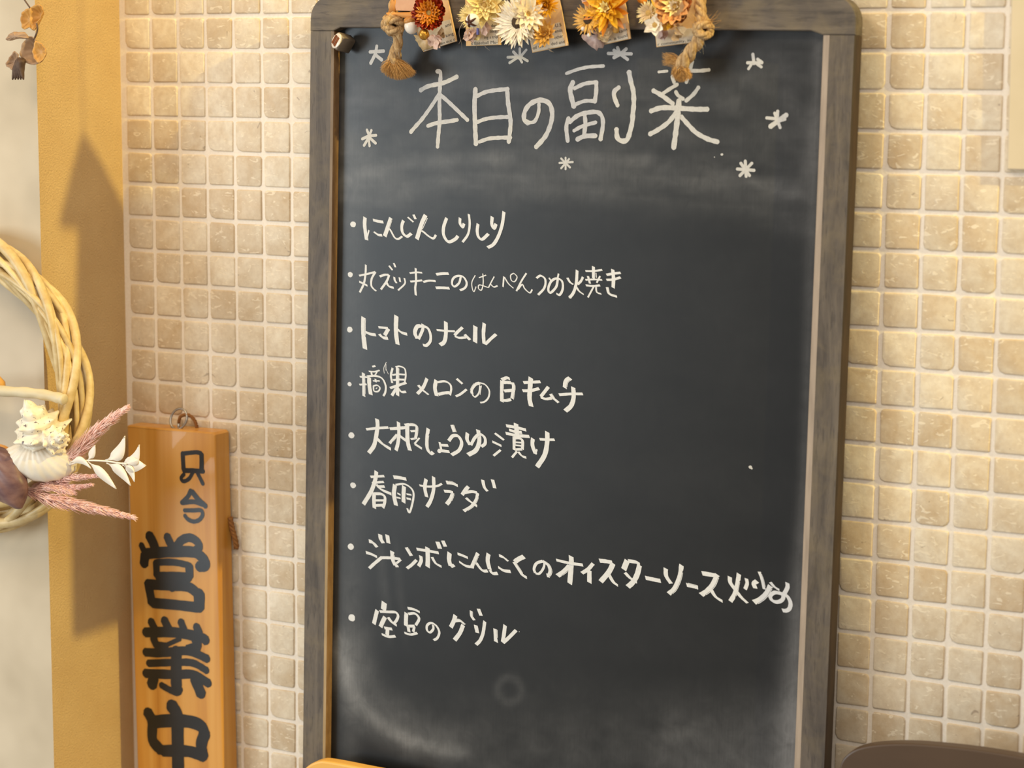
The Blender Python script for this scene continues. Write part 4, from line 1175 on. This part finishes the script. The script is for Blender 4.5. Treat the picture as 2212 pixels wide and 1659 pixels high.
cockle('scallop_shell', wp(12, 1030, -5.6), .66, .40, 1.0, m_purple, 7, wr, Matrix.Rotation(math.radians(-34), 3, 'Y'), 'purple brown ribbed shell', .045)
cockle('clam_shell', wp(5, 985, -5.4), .42, .25, .32, m_orange, 7, wr, Matrix.Rotation(math.radians(30), 3, 'Y'), 'small amber shell', .02)
def plume(label, path, width, n, Y, fine=.012):
    P = catmull([wp(x, y, Y - dz) for x, y, dz in path], 10); m = len(P)
    mb = MB().tube(P, [.03 * (1 - .7 * i / m) for i in range(m)], 6)
    for k in range(int(n * 2.4)):
        t = U(.0, .995) ** .9; i = min(m - 2, int(t * (m - 1))); p = P[i]; d = (P[i + 1] - P[i]).normalized(); an = U(0, 6.28); e1 = V((d.z, 0, -d.x)).normalized(); sd = e1 * math.cos(an) + V((0, .8, 0)) * math.sin(an)
        wdt = width * 1.5 * (1.0 - .80 * t) * U(.4, 1.0) * (.45 + .55 * min(1, t * 5)); op = U(.25, .62); q1 = p + d * wdt * .55 + sd * wdt * op * .75; q2 = p + d * wdt * 1.35 + sd * wdt * op + V((U(-.03, .03), 0, U(-.05, .02)))
        mb.tube([p, q1, q2], [fine * 1.1, fine * 1.3, fine * .25], 3, caps=False)
    o = mb.build('plume', m_plume, wr); o['label'] = label; return o
plume('salmon plume pointing up to the right', [(120, 1010, 0), (160, 985, .1), (205, 935, .15), (245, 902, .1), (275, 880, .05)], .42, 620, -4.95)
plume('salmon plume behind the clam shell', [(110, 1040, 0), (150, 990, .1), (180, 955, .1), (215, 925, .1)], .40, 360, -4.85)
plume('pale pink plume drooping to the right', [(45, 1055, 0), (110, 1078, .15), (175, 1092, .2), (235, 1104, .15), (292, 1118, .05)], .40, 700, -5.05)
plume('thin pink plume in the middle', [(70, 1050, 0), (130, 1035, .1), (180, 1030, .1), (232, 1026, .05)], .26, 380, -5.0, .010)
plume('short pink plume below the middle', [(90, 1052, 0), (130, 1050, .1), (165, 1052, .1), (200, 1046, .05)], .26, 260, -4.98, .010)
plume('wispy pink plume', [(60, 1060, 0), (100, 1052, .1), (140, 1060, .1), (160, 1064, .05)], .30, 220, -5.1)
# bleached leaf spray
sp = catmull([wp(150, 1003, -5.25), wp(185, 995, -5.28), (wp(228, 996, -5.3)), wp(262, 1001, -5.3), wp(274, 1003, -5.3)], 5)
spray = MB().tube(sp, .028, 6).build('leaf_spray', m_wleaf, wr); spray['label'] = 'bleached white leaf spray'
def leaf(par, base, tip, w, mat, name='leaf', bend=.15, off=V((0, 0, 0)), stem=.18):
    b, t = V(base), V(tip); d = t - b; L = d.length; d.normalize(); s = V((d.z, 0, -d.x)).normalized(); vs = []; fs = []; n = 10
    for i in range(n + 1):
        u = i / n; ww = w * (0.03 if u < stem else math.sin(math.pi * ((u - stem) / (1 - stem)) ** .62) ** .9) * .5 + .004
        c = b + d * L * u + s * bend * L * math.sin(math.pi * u) * .5
        for k in (-1, 0, 1): vs.append(c + s * ww * k + V((0, -.05 * w * abs(k) * 2 + .02, 0)))
    for i in range(n):
        for k in range(2): a = i * 3 + k; fs.append((a, a + 1, a + 4, a + 3))
    o = MB().add(vs, fs).build(name, mat, par); md = o.modifiers.new('thick', 'SOLIDIFY'); md.thickness = .012 * S; return o
for bx, by, tx, ty, w, bd in ((228, 994, 270, 942, .36, .35), (264, 1000, 301, 961, .30, .45), (230, 1000, 282, 1049, .30, -.22), (264, 1004, 290, 1041, .24, -.4), (190, 997, 251, 1056, .28, -.05), (190, 994, 205, 962, .22, .1), (150, 1000, 196, 1012, .2, -.4)):
    leaf(spray, wp(bx, by, -5.3), wp(tx, ty, -5.35), w, m_wleaf, bend=bd)
leaf(spray, wp(268, 1002, -5.3), wp(315, 1006, -5.32), .44, m_wleaf, bend=.0, stem=.03)

# ------------------------------------------------------------------ dried leaves at the upper left
eu = empty('dried_leaf_sprig', loc=on_y(60, 60, -4.6)); tag(eu, 'brown dried leaf sprig dangling at the upper left', 'dried leaves'); EB = on_y(60, 60, -4.6)
ep = lambda x, y, Y=-4.6: on_y(x, y, Y) - EB
MB().tube(catmull([ep(40, -25), ep(52, -2), ep(60, 10), ep(65, 17)], 5), .022, 6).build('stem', m_leafd, eu)
MB().tube(catmull([ep(79, 50), ep(81, 60), ep(79, 72), ep(73, 86)], 5), .026, 6).build('stem', m_leafd, eu)
def blob_leaf(pts, mat, cup, Y=-4.6, label=None, cen=None):
    P = catmull([ep(x, y, Y) for x, y in pts + [pts[0]]], 4)[:-1]; n = len(P); c = sum(P, V()) / n if not cen else ep(*cen, Y); vs = [c + V((0, cup, 0))]
    for k in (.5, .85, 1.0): vs += [c + (p - c) * k + V((0, cup * (1 - k * k) + .02 * math.sin(9 * i / n * 6.28), 0)) for i, p in enumerate(P)]
    fs = [(0, 1 + i, 1 + (i + 1) % n) for i in range(n)]
    for r_ in range(2):
        for i in range(n): a = 1 + r_ * n + i; b2 = 1 + r_ * n + (i + 1) % n; fs.append((a, a + n, b2 + n, b2))
    o = MB().add(vs, fs).build('leaf', mat, eu); md = o.modifiers.new('thick', 'SOLIDIFY'); md.thickness = .02 * S
    if label: o['label'] = label
    return o
blob_leaf([(65, 16), (78, 10), (88, 11), (93, 22), (89, 38), (81, 50), (75, 66), (68, 60), (64, 40)], m_leafy, .25, label='amber leaf half of a folded pair')
blob_leaf([(65, 17), (52, 23), (45, 33), (46, 55), (52, 63), (64, 58), (72, 66), (70, 40)], m_leafy, .12, -4.5)
blob_leaf([(62, 82), (55, 70), (40, 69), (28, 69), (17, 77), (13, 86), (22, 88), (40, 84), (54, 84)], m_leaf, -.1, -4.7, 'narrow grey brown curled leaf')
blob_leaf([(62, 78), (73, 80), (76, 88), (90, 95), (100, 112), (96, 128), (82, 138), (68, 140), (52, 132), (43, 118), (46, 100), (54, 86)], m_leaf, .35, -4.62, 'round brown leaf')
blob_leaf([(76, 88), (90, 94), (99, 108), (98, 122), (86, 136), (76, 130), (70, 112)], m_leafy, .1, -4.66)
blob_leaf([(31, 110), (40, 118), (40, 140), (32, 154), (20, 147), (12, 140), (20, 124)], m_leaf, .12, -4.7)
mb = MB()
for k in range(5):
    x = 31 + k * 4; mb.tube(catmull([ep(46, 128, -4.65 - .03 * k), ep(40 + (k - 2) * 3, 150, -4.68), ep(x + (k - 2) * 2, 172, -4.66)], 3), [.12, .13, .11, .10, .07, .05, .02], 6)
mb.build('dry_bud', m_leafd, eu)

# ------------------------------------------------------------------ things cut by the lower edge
def px_prism(name, pts, Y, th, mat, bev, label, cat):
    P = [on_y(x, y, Y) for x, y in pts]; b = P[0]; o = MB().prism([(p.x - b.x, p.z - b.z) for p in P], 0, th, 0, bev).build(name, mat, None, False, loc=b); tag(o, label, cat); return o
cv = [(p[0], p[1]) for p in catmull([(1806, 1720, 0), (1811, 1672, 0), (1820, 1641, 0), (1848, 1619, 0), (1895, 1609, 0), (1960, 1606.5, 0), (2040, 1612, 0), (2125, 1622, 0), (2215, 1637, 0), (2330, 1658, 0)], 6)]
px_prism('brown_board', cv + [(2330, 2050), (1806, 2050)], -2.1, .35, m_brown, .05, 'dark brown round-cornered board rising at the lower right', 'board')
d0 = on_y(1896, 1643, -2.1); 
cv = [(p[0], p[1]) for p in catmull([(640, 1690, 0), (655, 1664, 0), (672, 1650, 0), (690, 1644.5, 0), (705, 1645, 0), (740, 1651, 0), (790, 1661, 0), (860, 1674, 0)], 5)]
px_prism('pine_board', cv + [(860, 2000), (640, 2000)], -2.0, .35, m_pine, .06, 'tip of a yellow pine board below the left frame corner', 'board')

# ------------------------------------------------------------------ arrow-shaped plate added out of view at right, shaped to cast the pillar shadow
XS = 31.0; k = (LS.x - XS) / (LS.x - XC)
SHP = [(-1.81, -3.40), (-2.45, -4.8), (-2.98, -6.1), (-2.12, -6.2), (-2.45, -10), (-2.75, -14.5), (-2.8, -18.5), (.7, -18.5), (.7, -6.5), (.45, -6.3), (-.9, -4.45)]
pts = [LS + (V((XC, y, z)) - LS) * k for y, z in SHP]; b0 = pts[0]
ar = empty('arrow_shadow_caster', loc=b0); tag(ar, 'brown arrow-shaped plate added out of view to the right to shade the pillar', 'sign')
mb = MB().prism([(p.y - b0.y, p.z - b0.z) for p in pts], -.12, .12, 0, .02); mb.v = [V((-v.y, v.x, v.z)) for v in mb.v]; mb.build('plate', m_brown, ar, False)
MB().tube([(0, 0, -.05), (0, 0, 9)], .025, 5).build('cord', m_cord, ar)
